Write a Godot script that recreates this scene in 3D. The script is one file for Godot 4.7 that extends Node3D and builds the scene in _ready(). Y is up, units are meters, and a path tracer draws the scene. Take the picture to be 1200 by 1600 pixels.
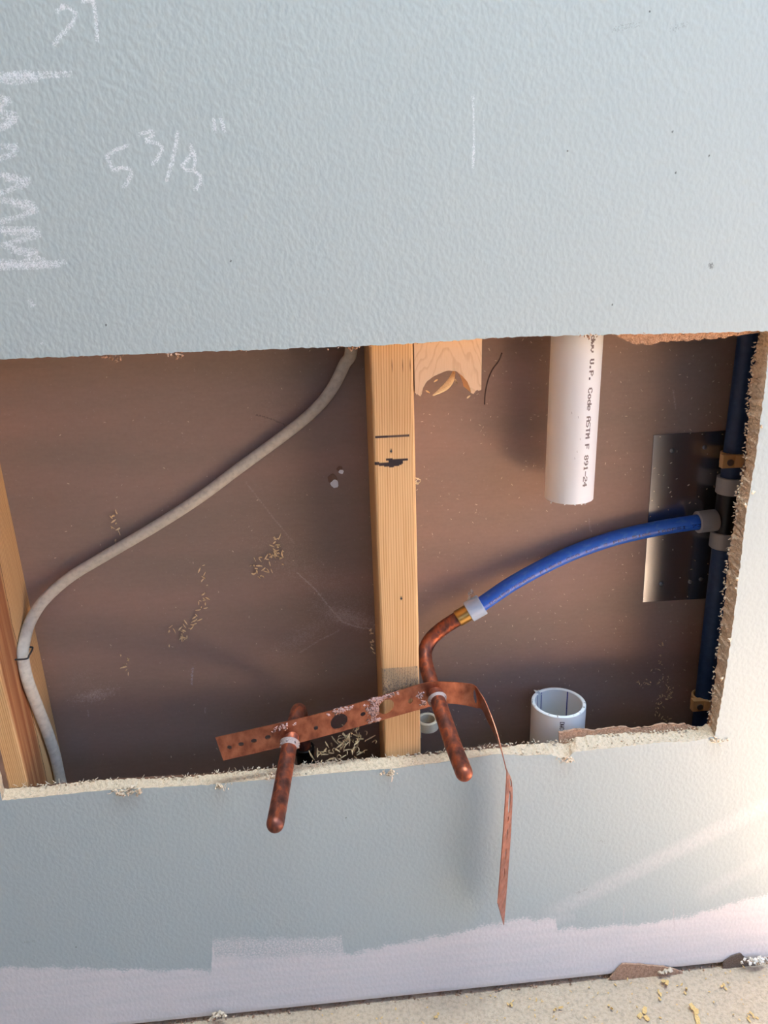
extends Node3D
# A hole cut in a painted drywall: studs, brown backing board, copper stub-outs, blue water pipe, white drain pipes.
# Metres; the painted face of the wall is z = 0, the floor is y = 0, the cavity runs back to z = -0.107.

const PAPER_Z := 0.0
const SHEET := 0.018          # thickness of the cut drywall
const BOARD_Z := -0.107       # brown face of the sheet at the back of the cavity
const DOOR := [0.04, 1.2, 1.9, 1.02, 0.0]   # opening in the right wall: z from, z to, top; the wall's x; the sill
const LAMP := [0.46, 0.28, 4.6]   # added ceiling lamp, out of view: x, z, energy
const WIN := [-0.5, 0.95, 1.0, 2.35]   # opening in the rear wall: x from, x to, y from, y to
var rng := RandomNumberGenerator.new()
var used := {}
var M := {}

# ---------------------------------------------------------------- naming
func numbered(called: String) -> String:
	if not used.has(called):
		used[called] = 0
		return called
	used[called] += 1
	return "%s_%03d" % [called, used[called]]

func tag(o: Node, label: String, category := "", group := "", kind := "") -> void:
	o.set_meta("label", label)
	if category != "": o.set_meta("category", category)
	if group != "": o.set_meta("group", group)
	if kind != "": o.set_meta("kind", kind)

func thing(called: String, label: String, category: String, at := Vector3.ZERO, group := "", kind := "") -> Node3D:
	var o := Node3D.new()
	o.name = numbered(called)
	add_child(o, true)
	o.position = at
	tag(o, label, category, group, kind)
	return o

func obj(called: String, st, material: Material, parent: Node = self) -> MeshInstance3D:
	var o := MeshInstance3D.new()
	o.mesh = st.commit() if st is SurfaceTool else st
	o.material_override = material
	o.cast_shadow = GeometryInstance3D.SHADOW_CASTING_SETTING_ON
	if parent == self:
		o.name = numbered(called)
	else:
		var n := 0
		var nm := called
		while parent.has_node(nm):
			n += 1
			nm = "%s_%03d" % [called, n]
		o.name = nm
		if parent.has_meta("base"):
			o.position = -(parent.get_meta("base") as Vector3)
	parent.add_child(o, true)
	return o

# ---------------------------------------------------------------- mesh helpers
func begin() -> SurfaceTool:
	var st := SurfaceTool.new()
	st.begin(Mesh.PRIMITIVE_TRIANGLES)
	return st

func vert(st: SurfaceTool, p: Vector3, n: Vector3, uv: Vector2) -> void:
	st.set_normal(n)
	st.set_uv(uv)
	st.add_vertex(p)

func tri(st: SurfaceTool, a: Vector3, b: Vector3, c: Vector3, na: Vector3, nb: Vector3, nc: Vector3, ua := Vector2.ZERO, ub := Vector2.ZERO, uc := Vector2.ZERO) -> void:
	if (b - a).cross(c - a).dot(na + nb + nc) > 0.0:
		vert(st, a, na, ua); vert(st, c, nc, uc); vert(st, b, nb, ub)
	else:
		vert(st, a, na, ua); vert(st, b, nb, ub); vert(st, c, nc, uc)

func quad(st: SurfaceTool, a: Vector3, b: Vector3, c: Vector3, d: Vector3, n: Vector3, ua := Vector2(0, 0), ub := Vector2(1, 0), uc := Vector2(1, 1), ud := Vector2(0, 1)) -> void:
	tri(st, a, b, c, n, n, n, ua, ub, uc)
	tri(st, a, c, d, n, n, n, ua, uc, ud)

func box(st: SurfaceTool, lo: Vector3, hi: Vector3) -> void:
	var p := []
	for i in 8:
		p.append(Vector3(hi.x if i & 1 else lo.x, hi.y if i & 2 else lo.y, hi.z if i & 4 else lo.z))
	quad(st, p[0], p[1], p[3], p[2], Vector3(0, 0, -1)); quad(st, p[4], p[5], p[7], p[6], Vector3(0, 0, 1))
	quad(st, p[0], p[2], p[6], p[4], Vector3(-1, 0, 0)); quad(st, p[1], p[3], p[7], p[5], Vector3(1, 0, 0))
	quad(st, p[0], p[1], p[5], p[4], Vector3(0, -1, 0)); quad(st, p[2], p[3], p[7], p[6], Vector3(0, 1, 0))

# rows[i][j]: a sheet of points; normals by differences; side is where its front looks
func sheet(st: SurfaceTool, rows: Array, side: Vector3, uvs: Array = [], closed := false) -> void:
	var nr := rows.size()
	var nc: int = rows[0].size()
	var nn := []
	for i in nr:
		var line := PackedVector3Array()
		for j in nc:
			var i0: int = maxi(i - 1, 0)
			var i1: int = mini(i + 1, nr - 1)
			var j0: int = (j - 1 + nc) % nc if closed else maxi(j - 1, 0)
			var j1: int = (j + 1) % nc if closed else mini(j + 1, nc - 1)
			var n: Vector3 = (rows[i1][j] - rows[i0][j]).cross(rows[i][j1] - rows[i][j0]).normalized()
			if n.dot(side) < 0.0: n = -n
			line.append(n)
		nn.append(line)
	for i in nr - 1:
		for j in (nc if closed else nc - 1):
			var k: int = (j + 1) % nc
			var u := [Vector2.ZERO, Vector2.ZERO, Vector2.ZERO, Vector2.ZERO]
			if uvs.size() > 0: u = [uvs[i][j], uvs[i + 1][j], uvs[i + 1][k], uvs[i][k]]
			tri(st, rows[i][j], rows[i + 1][j], rows[i + 1][k], nn[i][j], nn[i + 1][j], nn[i + 1][k], u[0], u[1], u[2])
			tri(st, rows[i][j], rows[i + 1][k], rows[i][k], nn[i][j], nn[i + 1][k], nn[i][k], u[0], u[2], u[3])

func smooth(pts: Array, per: int) -> Array:
	var out := []
	var n := pts.size()
	for i in n - 1:
		var a: Vector3 = pts[maxi(i - 1, 0)]
		var b: Vector3 = pts[i]
		var c: Vector3 = pts[i + 1]
		var d: Vector3 = pts[mini(i + 2, n - 1)]
		for k in per:
			out.append(b.cubic_interpolate(c, a, d, float(k) / per))
	out.append(pts[n - 1])
	return out

# a swept tube; radii is one number or one per point; flat squashes it across the frame's second axis
func tube(st: SurfaceTool, path: Array, radii, sides := 20, caps := true, flat := 1.0, up := Vector3(0.13, 0.21, 0.97), v0 := 0.0) -> void:
	var rows := []
	var norms := []
	var u_ax := up
	var length := v0
	var vs := []
	for i in path.size():
		var t: Vector3 = ((path[mini(i + 1, path.size() - 1)] as Vector3) - (path[maxi(i - 1, 0)] as Vector3)).normalized()
		u_ax = (u_ax - t * u_ax.dot(t)).normalized()
		var w := t.cross(u_ax)
		var r: float = radii[i] if radii is Array else radii
		if i > 0: length += (path[i] as Vector3).distance_to(path[i - 1])
		vs.append(length)
		var row := PackedVector3Array()
		var nrow := PackedVector3Array()
		for j in sides + 1:
			var a := TAU * j / sides
			row.append((path[i] as Vector3) + w * (cos(a) * r) + u_ax * (sin(a) * r * flat))
			nrow.append((w * (cos(a) * flat) + u_ax * sin(a)).normalized())
		rows.append(row)
		norms.append(nrow)
	if radii is Array:
		for i in path.size():
			var i0 := maxi(i - 1, 0)
			var i1 := mini(i + 1, path.size() - 1)
			var d := (path[i1] as Vector3).distance_to(path[i0])
			if d > 1e-9:
				var sl: float = (radii[i0] - radii[i1]) / d
				var t2: Vector3 = ((path[i1] as Vector3) - (path[i0] as Vector3)).normalized()
				for j in sides + 1: norms[i][j] = (norms[i][j] + t2 * sl).normalized()
	for i in path.size() - 1:
		for j in sides:
			var ua := Vector2(float(j) / sides, vs[i])
			var ub := Vector2(float(j + 1) / sides, vs[i])
			var uc := Vector2(float(j + 1) / sides, vs[i + 1])
			var ud := Vector2(float(j) / sides, vs[i + 1])
			tri(st, rows[i][j], rows[i][j + 1], rows[i + 1][j + 1], norms[i][j], norms[i][j + 1], norms[i + 1][j + 1], ua, ub, uc)
			tri(st, rows[i][j], rows[i + 1][j + 1], rows[i + 1][j], norms[i][j], norms[i + 1][j + 1], norms[i + 1][j], ua, uc, ud)
	if caps:
		for e in [0, path.size() - 1]:
			var n: Vector3 = ((path[0] as Vector3) - (path[1] as Vector3)).normalized() if e == 0 else ((path[e] as Vector3) - (path[e - 1] as Vector3)).normalized()
			for j in sides:
				tri(st, path[e], rows[e][j], rows[e][j + 1], n, n, n, Vector2(0.5, vs[e]), Vector2(0.5, vs[e]), Vector2(0.5, vs[e]))

# a ring (hollow sleeve) round an axis from a to b
func sleeve(st: SurfaceTool, a: Vector3, b: Vector3, r_in: float, r_out: float, sides := 28, bev := 0.0008) -> void:
	var t := (b - a).normalized()
	var u := t.cross(Vector3(0.31, 0.2, 0.93)).normalized()
	var w := t.cross(u)
	var prof := [[0.0, r_in + bev], [0.0, r_out - bev], [bev, r_out], [1.0, r_out], [2.0, r_out - bev], [2.0, r_in + bev], [1.0, r_in], [bev, r_in]]
	var len := a.distance_to(b)
	var loops := []
	for q in prof:
		var h: float = q[0]
		if q[0] == 1.0: h = len - bev
		if q[0] == 2.0: h = len
		var ring := PackedVector3Array()
		for j in sides:
			var an := TAU * j / sides
			ring.append(a + t * h + (u * cos(an) + w * sin(an)) * float(q[1]))
		loops.append(ring)
	for i in loops.size():
		var k := (i + 1) % loops.size()
		for j in sides:
			var j1 := (j + 1) % sides
			var an := TAU * (j + 0.5) / sides
			var rad := u * cos(an) + w * sin(an)
			var hint: Vector3 = rad
			if i == 0 : hint = -t
			elif i == 4: hint = t
			elif i == 6: hint = -rad
			elif i == 1: hint = rad - t
			elif i == 3: hint = rad + t
			elif i == 5: hint = -rad + t
			elif i == 7: hint = -rad - t
			hint = hint.normalized()
			var ra := (u * cos(TAU * j / sides) + w * sin(TAU * j / sides))
			var rb := (u * cos(TAU * j1 / sides) + w * sin(TAU * j1 / sides))
			var na := hint
			var nb := hint
			if i == 2: na = ra; nb = rb
			if i == 6: na = -ra; nb = -rb
			tri(st, loops[i][j], loops[i][j1], loops[k][j1], na, nb, nb)
			tri(st, loops[i][j], loops[k][j1], loops[k][j], na, nb, na)

func lump(st: SurfaceTool, at: Vector3, size: Vector3, r: RandomNumberGenerator) -> void:
	var dirs := [Vector3(1, 0, 0), Vector3(-1, 0, 0), Vector3(0, 1, 0), Vector3(0, -1, 0), Vector3(0, 0, 1), Vector3(0, 0, -1)]
	var p := []
	var turn := Basis.from_euler(Vector3(r.randf_range(-0.4, 0.4), r.randf_range(-0.6, 0.6), r.randf_range(0, TAU)))
	for d in dirs:
		p.append(at + turn * ((d as Vector3) * size * r.randf_range(0.6, 1.25) + size * Vector3(r.randf_range(-0.3, 0.3), r.randf_range(-0.3, 0.3), r.randf_range(-0.2, 0.2))))
	for f in [[0, 2, 4], [2, 1, 4], [1, 3, 4], [3, 0, 4], [0, 2, 5], [2, 1, 5], [1, 3, 5], [3, 0, 5]]:
		var n: Vector3 = ((p[f[0]] + p[f[1]] + p[f[2]]) / 3.0 - at).normalized()
		tri(st, p[f[0]], p[f[1]], p[f[2]], n, n, n)

# a curled ribbon of wood: starts at `at`, runs along dir, bends about its width axis
func shaving(st: SurfaceTool, at: Vector3, dir: Vector3, face: Vector3, len: float, wid: float, bend: float, r: RandomNumberGenerator, taper := 0.6) -> void:
	var t := dir.normalized()
	var n := (face - t * face.dot(t)).normalized()
	var w := t.cross(n)
	var segs := 7
	var p := at
	var rows := []
	var back := []
	for i in segs + 1:
		var f := float(i) / segs
		var hw := wid * 0.5 * (1.0 - taper * absf(f * 2.0 - 1.0)) * r.randf_range(0.8, 1.15)
		var th := clampf(wid * 0.08, 0.00012, 0.0006)
		rows.append([p - w * hw + n * th, p + w * hw + n * th])
		back.append([p - w * hw - n * th, p + w * hw - n * th])
		var a := bend / segs * r.randf_range(0.6, 1.4)
		var t2 := t * cos(a) + n * sin(a)
		n = n * cos(a) - t * sin(a)
		t = t2
		p += t * (len / segs)
	for i in segs:
		var mid := ((rows[i][0] as Vector3) + (rows[i + 1][1] as Vector3)) * 0.5
		var out := mid - ((back[i][0] as Vector3) + (back[i + 1][1] as Vector3)) * 0.5
		out = out.normalized()
		quad(st, rows[i][0], rows[i][1], rows[i + 1][1], rows[i + 1][0], out)
		quad(st, back[i][0], back[i][1], back[i + 1][1], back[i + 1][0], -out)
		for s in 2:
			var sd := ((rows[i][s] as Vector3) - (rows[i][1 - s] as Vector3)).normalized()
			quad(st, rows[i][s], back[i][s], back[i + 1][s], rows[i + 1][s], sd)

# a flat outline (in x, y) given thickness: front at z0, back at z1
func slab(st: SurfaceTool, outline: Array, z0: float, z1: float, uv_at := Vector2.ZERO, uv_size := Vector2.ONE) -> void:
	var poly := PackedVector2Array(outline)
	var ix := Geometry2D.triangulate_polygon(poly)
	for k in range(0, ix.size(), 3):
		for z in [z0, z1]:
			var n := Vector3(0, 0, 1) if z == maxf(z0, z1) else Vector3(0, 0, -1)
			var q := []
			var uv := []
			for m in 3:
				var c := poly[ix[k + m]]
				q.append(Vector3(c.x, c.y, z))
				uv.append(Vector2((c.x - uv_at.x) / uv_size.x, 1.0 - (c.y - uv_at.y) / uv_size.y))
			tri(st, q[0], q[1], q[2], n, n, n, uv[0], uv[1], uv[2])
	var turn := -1.0 if Geometry2D.is_polygon_clockwise(poly) else 1.0
	for k in poly.size():
		var a := poly[k]
		var b := poly[(k + 1) % poly.size()]
		var d := (b - a).normalized()
		var n := Vector3(d.y, -d.x, 0) * turn
		quad(st, Vector3(a.x, a.y, z0), Vector3(b.x, b.y, z0), Vector3(b.x, b.y, z1), Vector3(a.x, a.y, z1), n)

# evenly spaced points along a broken line, roughened sideways
func resample(pts: Array, count: int) -> Array:
	var total := 0.0
	for i in pts.size() - 1: total += (pts[i] as Vector2).distance_to(pts[i + 1])
	var out := []
	for k in count + 1:
		var want := total * k / count
		var i := 0
		while i < pts.size() - 2 and want > (pts[i] as Vector2).distance_to(pts[i + 1]):
			want -= (pts[i] as Vector2).distance_to(pts[i + 1])
			i += 1
		var l := (pts[i] as Vector2).distance_to(pts[i + 1])
		out.append((pts[i] as Vector2).lerp(pts[i + 1], clampf(want / maxf(l, 1e-6), 0, 1)))
	return out

# ---------------------------------------------------------------- materials
func mat(c: Color, rough := 0.8, metal := 0.0) -> StandardMaterial3D:
	var m := StandardMaterial3D.new()
	m.albedo_color = c
	m.roughness = rough
	m.metallic = metal
	return m

func field(freq: float, seed_: int, octaves := 4, kind := FastNoiseLite.TYPE_SIMPLEX_SMOOTH) -> FastNoiseLite:
	var n := FastNoiseLite.new()
	n.noise_type = kind
	n.seed = seed_
	n.frequency = freq
	n.fractal_octaves = octaves
	if octaves == 1: n.fractal_type = FastNoiseLite.FRACTAL_NONE
	return n

func ramp(stops: Array) -> Gradient:
	var g := Gradient.new()
	var o := PackedFloat32Array()
	var c := PackedColorArray()
	for s in stops:
		o.append(s[0]); c.append(s[1])
	g.offsets = o
	g.colors = c
	return g

func noise_tex(freq: float, seed_: int, stops: Array, side := 512, octaves := 4) -> NoiseTexture2D:
	var t := NoiseTexture2D.new()
	t.width = side
	t.height = side
	t.seamless = true
	t.noise = field(freq, seed_, octaves)
	t.color_ramp = ramp(stops)
	return t

func bump_tex(freq: float, seed_: int, strength: float, side := 512, octaves := 3) -> NoiseTexture2D:
	var t := NoiseTexture2D.new()
	t.width = side
	t.height = side
	t.seamless = true
	t.as_normal_map = true
	t.bump_strength = strength
	t.noise = field(freq, seed_, octaves)
	return t

func noisy(c: Color, spread: float, scale: float, freq: float, seed_: int, rough := 0.9, bump := 0.0, bump_freq := 0.08) -> StandardMaterial3D:
	var m := mat(Color.WHITE, rough)
	m.albedo_texture = noise_tex(freq, seed_, [[0.15, c.darkened(spread)], [0.5, c], [0.85, c.lightened(spread)]])
	m.uv1_triplanar = true
	m.uv1_world_triplanar = true
	m.uv1_scale = Vector3.ONE * scale
	if bump > 0.0:
		m.normal_enabled = true
		m.normal_texture = bump_tex(bump_freq, seed_ + 7, bump)
	return m

func lerp8(buf: PackedByteArray, at: int, c: Color, a: float) -> void:
	buf[at] = int(lerpf(buf[at], c.r * 255.0, a))
	buf[at + 1] = int(lerpf(buf[at + 1], c.g * 255.0, a))
	buf[at + 2] = int(lerpf(buf[at + 2], c.b * 255.0, a))

# ---- drawing on a picture that covers a rectangle of a wall (at = its lower left corner, px_per_m)
class Paint:
	var img: Image
	var at: Vector2
	var k: float
	var w: int
	var h: int
	var r := RandomNumberGenerator.new()
	func px(p: Vector2) -> Vector2:
		return Vector2((p.x - at.x) * k, h - (p.y - at.y) * k)
	func dab(x: int, y: int, c: Color, a: float) -> void:
		if x >= 0 and y >= 0 and x < w and y < h:
			img.set_pixel(x, y, img.get_pixel(x, y).lerp(c, a))
	# a crayon-like line: grains caught on the bumps of the wall
	func line(pts: Array, wide: float, c: Color, alpha: float, grain := 0.5) -> void:
		for i in pts.size() - 1:
			var a := px(pts[i])
			var b := px(pts[i + 1])
			var n := int(a.distance_to(b) * 1.2) + 1
			for s in n:
				var p := a.lerp(b, float(s) / n)
				var hw := wide * k * 0.5
				for q in int(hw * 2.0) + 2:
					var d := Vector2(r.randf_range(-hw, hw), r.randf_range(-hw, hw))
					if r.randf() > grain: dab(int(p.x + d.x), int(p.y + d.y), c, alpha * r.randf_range(0.4, 1.0))
	# a solid pen line
	func pen(pts: Array, wide: float, c: Color, alpha: float) -> void:
		for i in pts.size() - 1:
			var a := px(pts[i])
			var b := px(pts[i + 1])
			var n := int(a.distance_to(b) * 2.0) + 1
			for s in n:
				var p := a.lerp(b, float(s) / n)
				var hw := maxf(wide * k * 0.5, 0.5)
				for yy in range(int(floor(p.y - hw)), int(ceil(p.y + hw)) + 1):
					for xx in range(int(floor(p.x - hw)), int(ceil(p.x + hw)) + 1):
						if Vector2(xx, yy).distance_to(p) <= hw: dab(xx, yy, c, alpha)
	# a soft cloud of dust: many specks, thicker to the middle
	func cloud(c0: Vector2, size: Vector2, turn: float, count: int, c: Color, alpha: float) -> void:
		for i in count:
			var d := Vector2(r.randfn(0, 0.5), r.randfn(0, 0.5)) * size
			var p := px(c0 + d.rotated(turn))
			dab(int(p.x), int(p.y), c, alpha * r.randf_range(0.3, 1.0))

const FONT := {"A": "01110100011000111111100011000110001", "C": "01110100011000010000100001000101110", "D": "11110100011000110001100011000111110", "E": "11111100001000011110100001000011111",
	"F": "11111100001000011110100001000010000", "I": "01110001000010000100001000010001110", "K": "10001100101010011000101001001010001", "M": "10001110111010110101100011000110001", "P": "11110100011000111110100001000010000",
	"S": "01111100001000001110000010000111110", "T": "11111001000010000100001000010000100", "U": "10001100011000110001100011000101110", "W": "10001100011000110101101011101110001", "X": "10001100010101000100010101000110001",
	"c": "00000000000111010000100001000101110", "o": "00000000000111010001100011000101110", "d": "00001000010110110011100011000101111", "e": "00000000000111010001111111000001110", "w": "00000000001000110001101011010101010", "v": "00000000001000110001100010101000100",
	"0": "01110100011001110101110011000101110", "1": "00100011000010000100001000010001110", "2": "01110100010000100110010001000011111", "3": "11111000100010000010000011000101110", "4": "00010001100101010010111110001000010",
	"5": "11111100001111000001000011000101110", "6": "00110010001000011110100011000101110", "7": "11111000010001000100010000100001000", "8": "01110100011000101110100011000101110", "9": "01110100011000101111000010001001100",
	".": "00000000000000000000000000110001100", "-": "00000000000000011111000000000000000", "/": "00001000010001000100010001000010000", " ": "00000000000000000000000000000000000"}

# dot-matrix printing into img: start at (x, y), along = step of a column, down = step of a row (pixels)
func print_dots(img: Image, text: String, x: float, y: float, along: Vector2, down: Vector2, c: Color, dot: int, alpha := 0.9) -> void:
	var p := Vector2(x, y)
	for ch in text:
		var bits: String = FONT.get(ch, FONT[" "])
		for row in 7:
			for col in 5:
				if bits[row * 5 + col] == "1":
					var q := p + along * col + down * row
					for yy in dot:
						for xx in dot:
							var ix := posmod(int(q.x) + xx, img.get_width())
							var iy := int(q.y) + yy
							if ix >= 0 and iy >= 0 and ix < img.get_width() and iy < img.get_height():
								img.set_pixel(ix, iy, img.get_pixel(ix, iy).lerp(c, alpha * rng.randf_range(0.7, 1.0)))
		p += along * 6.0

# grain of a plain-sawn board round its perimeter: columns across (u), rows along (v)
func wood_image(w: int, h: int, light: Color, dark: Color, lines: float, seed_: int, wander := 1.0, red := Color(0, 0, 0, 0), red_from := 2.0, red_to := 2.0) -> Image:
	var big := field(0.0035, seed_, 2)
	var fine := field(0.05, seed_ + 3, 3)
	var buf := PackedByteArray()
	buf.resize(w * h * 3)
	var at := 0
	for y in h:
		for x in w:
			var u := float(x) / w
			var g := u * lines + big.get_noise_2d(x * 0.9, y * 0.35) * 3.0 * wander
			var f: float = g - floorf(g)
			var line := smoothstep(0.45, 0.85, f) * (1.0 - smoothstep(0.86, 1.0, f))
			var k := line * 0.8 + fine.get_noise_2d(x * 2.2, y * 0.12) * 0.35
			var c := light.lerp(dark, clampf(k, 0.0, 1.0))
			if red.a > 0.0:
				var q := u + big.get_noise_2d(x * 0.1 + 900.0, y * 0.5) * 0.02
				c = c.lerp(red, red.a * smoothstep(red_from - 0.015, red_from + 0.015, q) * (1.0 - smoothstep(red_to - 0.015, red_to + 0.015, q)) * (0.75 + 0.5 * fine.get_noise_2d(x, y * 0.05)))
			buf[at] = int(clampf(c.r, 0, 1) * 255); buf[at + 1] = int(clampf(c.g, 0, 1) * 255); buf[at + 2] = int(clampf(c.b, 0, 1) * 255)
			at += 3
	return Image.create_from_data(w, h, false, Image.FORMAT_RGB8, buf)

# a 2x4: profile swept upright; u runs left side, front, right side (back is never reached by light)
func stud_mesh(x0: float, x1: float, z0: float, z1: float, y0: float, y1: float, seed_: int) -> SurfaceTool:
	var st := begin()
	var r := 0.0028
	var prof := []
	prof.append(Vector2(x0, z1)); prof.append(Vector2(x0, z0 - r))
	for k in 5:
		var a := PI - PI * 0.5 * k / 4.0
		prof.append(Vector2(x0 + r + cos(a) * r, z0 - r + sin(a) * r))
	for k in 5:
		var a := PI * 0.5 - PI * 0.5 * k / 4.0
		prof.append(Vector2(x1 - r + cos(a) * r, z0 - r + sin(a) * r))
	prof.append(Vector2(x1, z0 - r)); prof.append(Vector2(x1, z1))
	var us := [0.0]
	for k in range(1, prof.size()): us.append(us[k - 1] + (prof[k] as Vector2).distance_to(prof[k - 1]))
	var total: float = us[us.size() - 1]
	var wob := field(0.02, seed_, 2)
	var rows := []
	var uvs := []
	for i in 61:
		var f := i / 60.0
		var row := []
		var uv := []
		for k in prof.size():
			var p: Vector2 = prof[k]
			var d := wob.get_noise_2d(i * 9.0, k * 30.0) * 0.0004
			row.append(Vector3(p.x + d, lerpf(y0, y1, f), p.y + d * 0.5))
			uv.append(Vector2(us[k] / total, 1.0 - f))
		rows.append(row)
		uvs.append(uv)
	var mid := Vector3((x0 + x1) * 0.5, 0, (z0 + z1) * 0.5)
	for i in 60:
		for k in prof.size() - 1:
			var e: Vector2 = (prof[k + 1] as Vector2) - (prof[k] as Vector2)
			var n := Vector3(-e.y, 0, e.x).normalized()
			var m2: Vector3 = (rows[i][k] + rows[i][k + 1]) * 0.5 - mid
			if n.dot(Vector3(m2.x, 0, m2.z)) < 0.0: n = -n
			quad(st, rows[i][k], rows[i][k + 1], rows[i + 1][k + 1], rows[i + 1][k], n, uvs[i][k], uvs[i][k + 1], uvs[i + 1][k + 1], uvs[i + 1][k])
	quad(st, Vector3(x0, y0, z1), Vector3(x1, y0, z1), Vector3(x1, y1, z1), Vector3(x0, y1, z1), Vector3(0, 0, -1))
	quad(st, Vector3(x0, y1, z1), Vector3(x1, y1, z1), Vector3(x1, y1, z0 - 0.001), Vector3(x0, y1, z0 - 0.001), Vector3(0, 1, 0))
	return st

# ---------------------------------------------------------------- the materials of the place
func make_materials() -> void:
	M.gypsum = noisy(Color(0.88, 0.79, 0.67), 0.12, 14.0, 0.03, 11, 0.95, 6.0, 0.09)
	M.crumb = noisy(Color(0.88, 0.80, 0.69), 0.10, 18.0, 0.03, 12, 0.95)
	M.torn = noisy(Color(0.74, 0.59, 0.48), 0.14, 12.0, 0.035, 13, 0.95, 5.0, 0.08)
	M.backing = noisy(Color(0.55, 0.43, 0.36), 0.05, 6.0, 0.02, 14, 0.95)
	M.plaster = noisy(Color(0.80, 0.81, 0.83), 0.03, 3.0, 0.02, 15, 0.9)
	M.ceiling = noisy(Color(0.86, 0.86, 0.85), 0.02, 3.0, 0.02, 16, 0.95)
	M.floor = noisy(Color(0.80, 0.71, 0.60), 0.10, 9.0, 0.035, 17, 0.95, 4.0, 0.12)
	M.slab = noisy(Color(0.72, 0.655, 0.575), 0.04, 3.0, 0.02, 34, 0.8)
	M.chip = noisy(Color(0.90, 0.74, 0.47), 0.12, 30.0, 0.03, 18, 0.85)
	M.shave = noisy(Color(0.94, 0.83, 0.64), 0.10, 30.0, 0.03, 19, 0.85)
	M.white_lump = noisy(Color(0.90, 0.86, 0.80), 0.05, 20.0, 0.03, 35, 0.9)
	M.dust = mat(Color(0.84, 0.76, 0.66), 0.95)
	for k in ["chip", "shave", "crumb"]:
		M[k].cull_mode = BaseMaterial3D.CULL_DISABLED
	var cu := mat(Color.WHITE, 0.42, 0.7)
	cu.albedo_texture = noise_tex(0.008, 21, [[0.18, Color(0.30, 0.20, 0.18)], [0.38, Color(0.48, 0.29, 0.24)], [0.54, Color(0.61, 0.34, 0.25)], [0.64, Color(0.76, 0.40, 0.25)], [0.82, Color(0.44, 0.28, 0.25)]], 512, 5)
	cu.uv1_triplanar = true
	cu.uv1_scale = Vector3(15, 10, 9)
	cu.roughness_texture = noise_tex(0.03, 22, [[0.2, Color(0.55, 0.55, 0.55)], [0.8, Color(1, 1, 1)]])
	cu.normal_enabled = true
	cu.normal_texture = bump_tex(0.06, 23, 1.2)
	cu.normal_scale = 0.4
	cu.roughness = 0.62
	M.copper = cu
	var cs: StandardMaterial3D = cu.duplicate()
	cs.albedo_texture = noise_tex(0.010, 24, [[0.15, Color(0.55, 0.33, 0.26)], [0.5, Color(0.67, 0.415, 0.315)], [0.85, Color(0.75, 0.48, 0.37)]], 512, 5)
	cs.roughness = 0.5
	cs.metallic = 0.88
	cs.cull_mode = BaseMaterial3D.CULL_DISABLED
	M.strap = cs
	M.solder = noisy(Color(0.66, 0.58, 0.55), 0.16, 40.0, 0.04, 25, 0.6)
	M.flux = noisy(Color(0.78, 0.62, 0.58), 0.12, 40.0, 0.04, 26, 0.85)
	M.brass = mat(Color(0.80, 0.62, 0.34), 0.3, 0.9)
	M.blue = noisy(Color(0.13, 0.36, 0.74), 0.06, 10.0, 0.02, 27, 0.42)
	M.riser = noisy(Color(0.10, 0.215, 0.375), 0.06, 10.0, 0.02, 28, 0.5)  # same blue plastic as the branch, its shade darkened into the colour
	M.ring_clear = mat(Color(0.71, 0.78, 0.86), 0.4)
	M.ring_grey = mat(Color(0.60, 0.61, 0.62), 0.45)
	M.black = mat(Color(0.035, 0.035, 0.04), 0.32)
	M.black_dull = mat(Color(0.05, 0.05, 0.055), 0.5)
	M.tan = mat(Color(0.80, 0.64, 0.44), 0.5)
	M.cream = noisy(Color(0.84, 0.79, 0.68), 0.04, 20.0, 0.03, 29, 0.6)
	M.cable = noisy(Color(0.80, 0.765, 0.70), 0.10, 14.0, 0.02, 30, 0.6, 1.0, 0.03)
	M.steel = mat(Color(0.64, 0.65, 0.67), 0.25, 0.94)
	M.nail = mat(Color(0.55, 0.55, 0.56), 0.4, 0.9)
	M.staple = mat(Color(0.30, 0.30, 0.31), 0.45, 0.8)
	M.thread = mat(Color(0.27, 0.20, 0.18), 0.8)
	M.inner_pvc = mat(Color(0.90, 0.91, 0.90), 0.5)
	M.ink_blue = mat(Color(0.20, 0.24, 0.55), 0.6)

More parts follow.
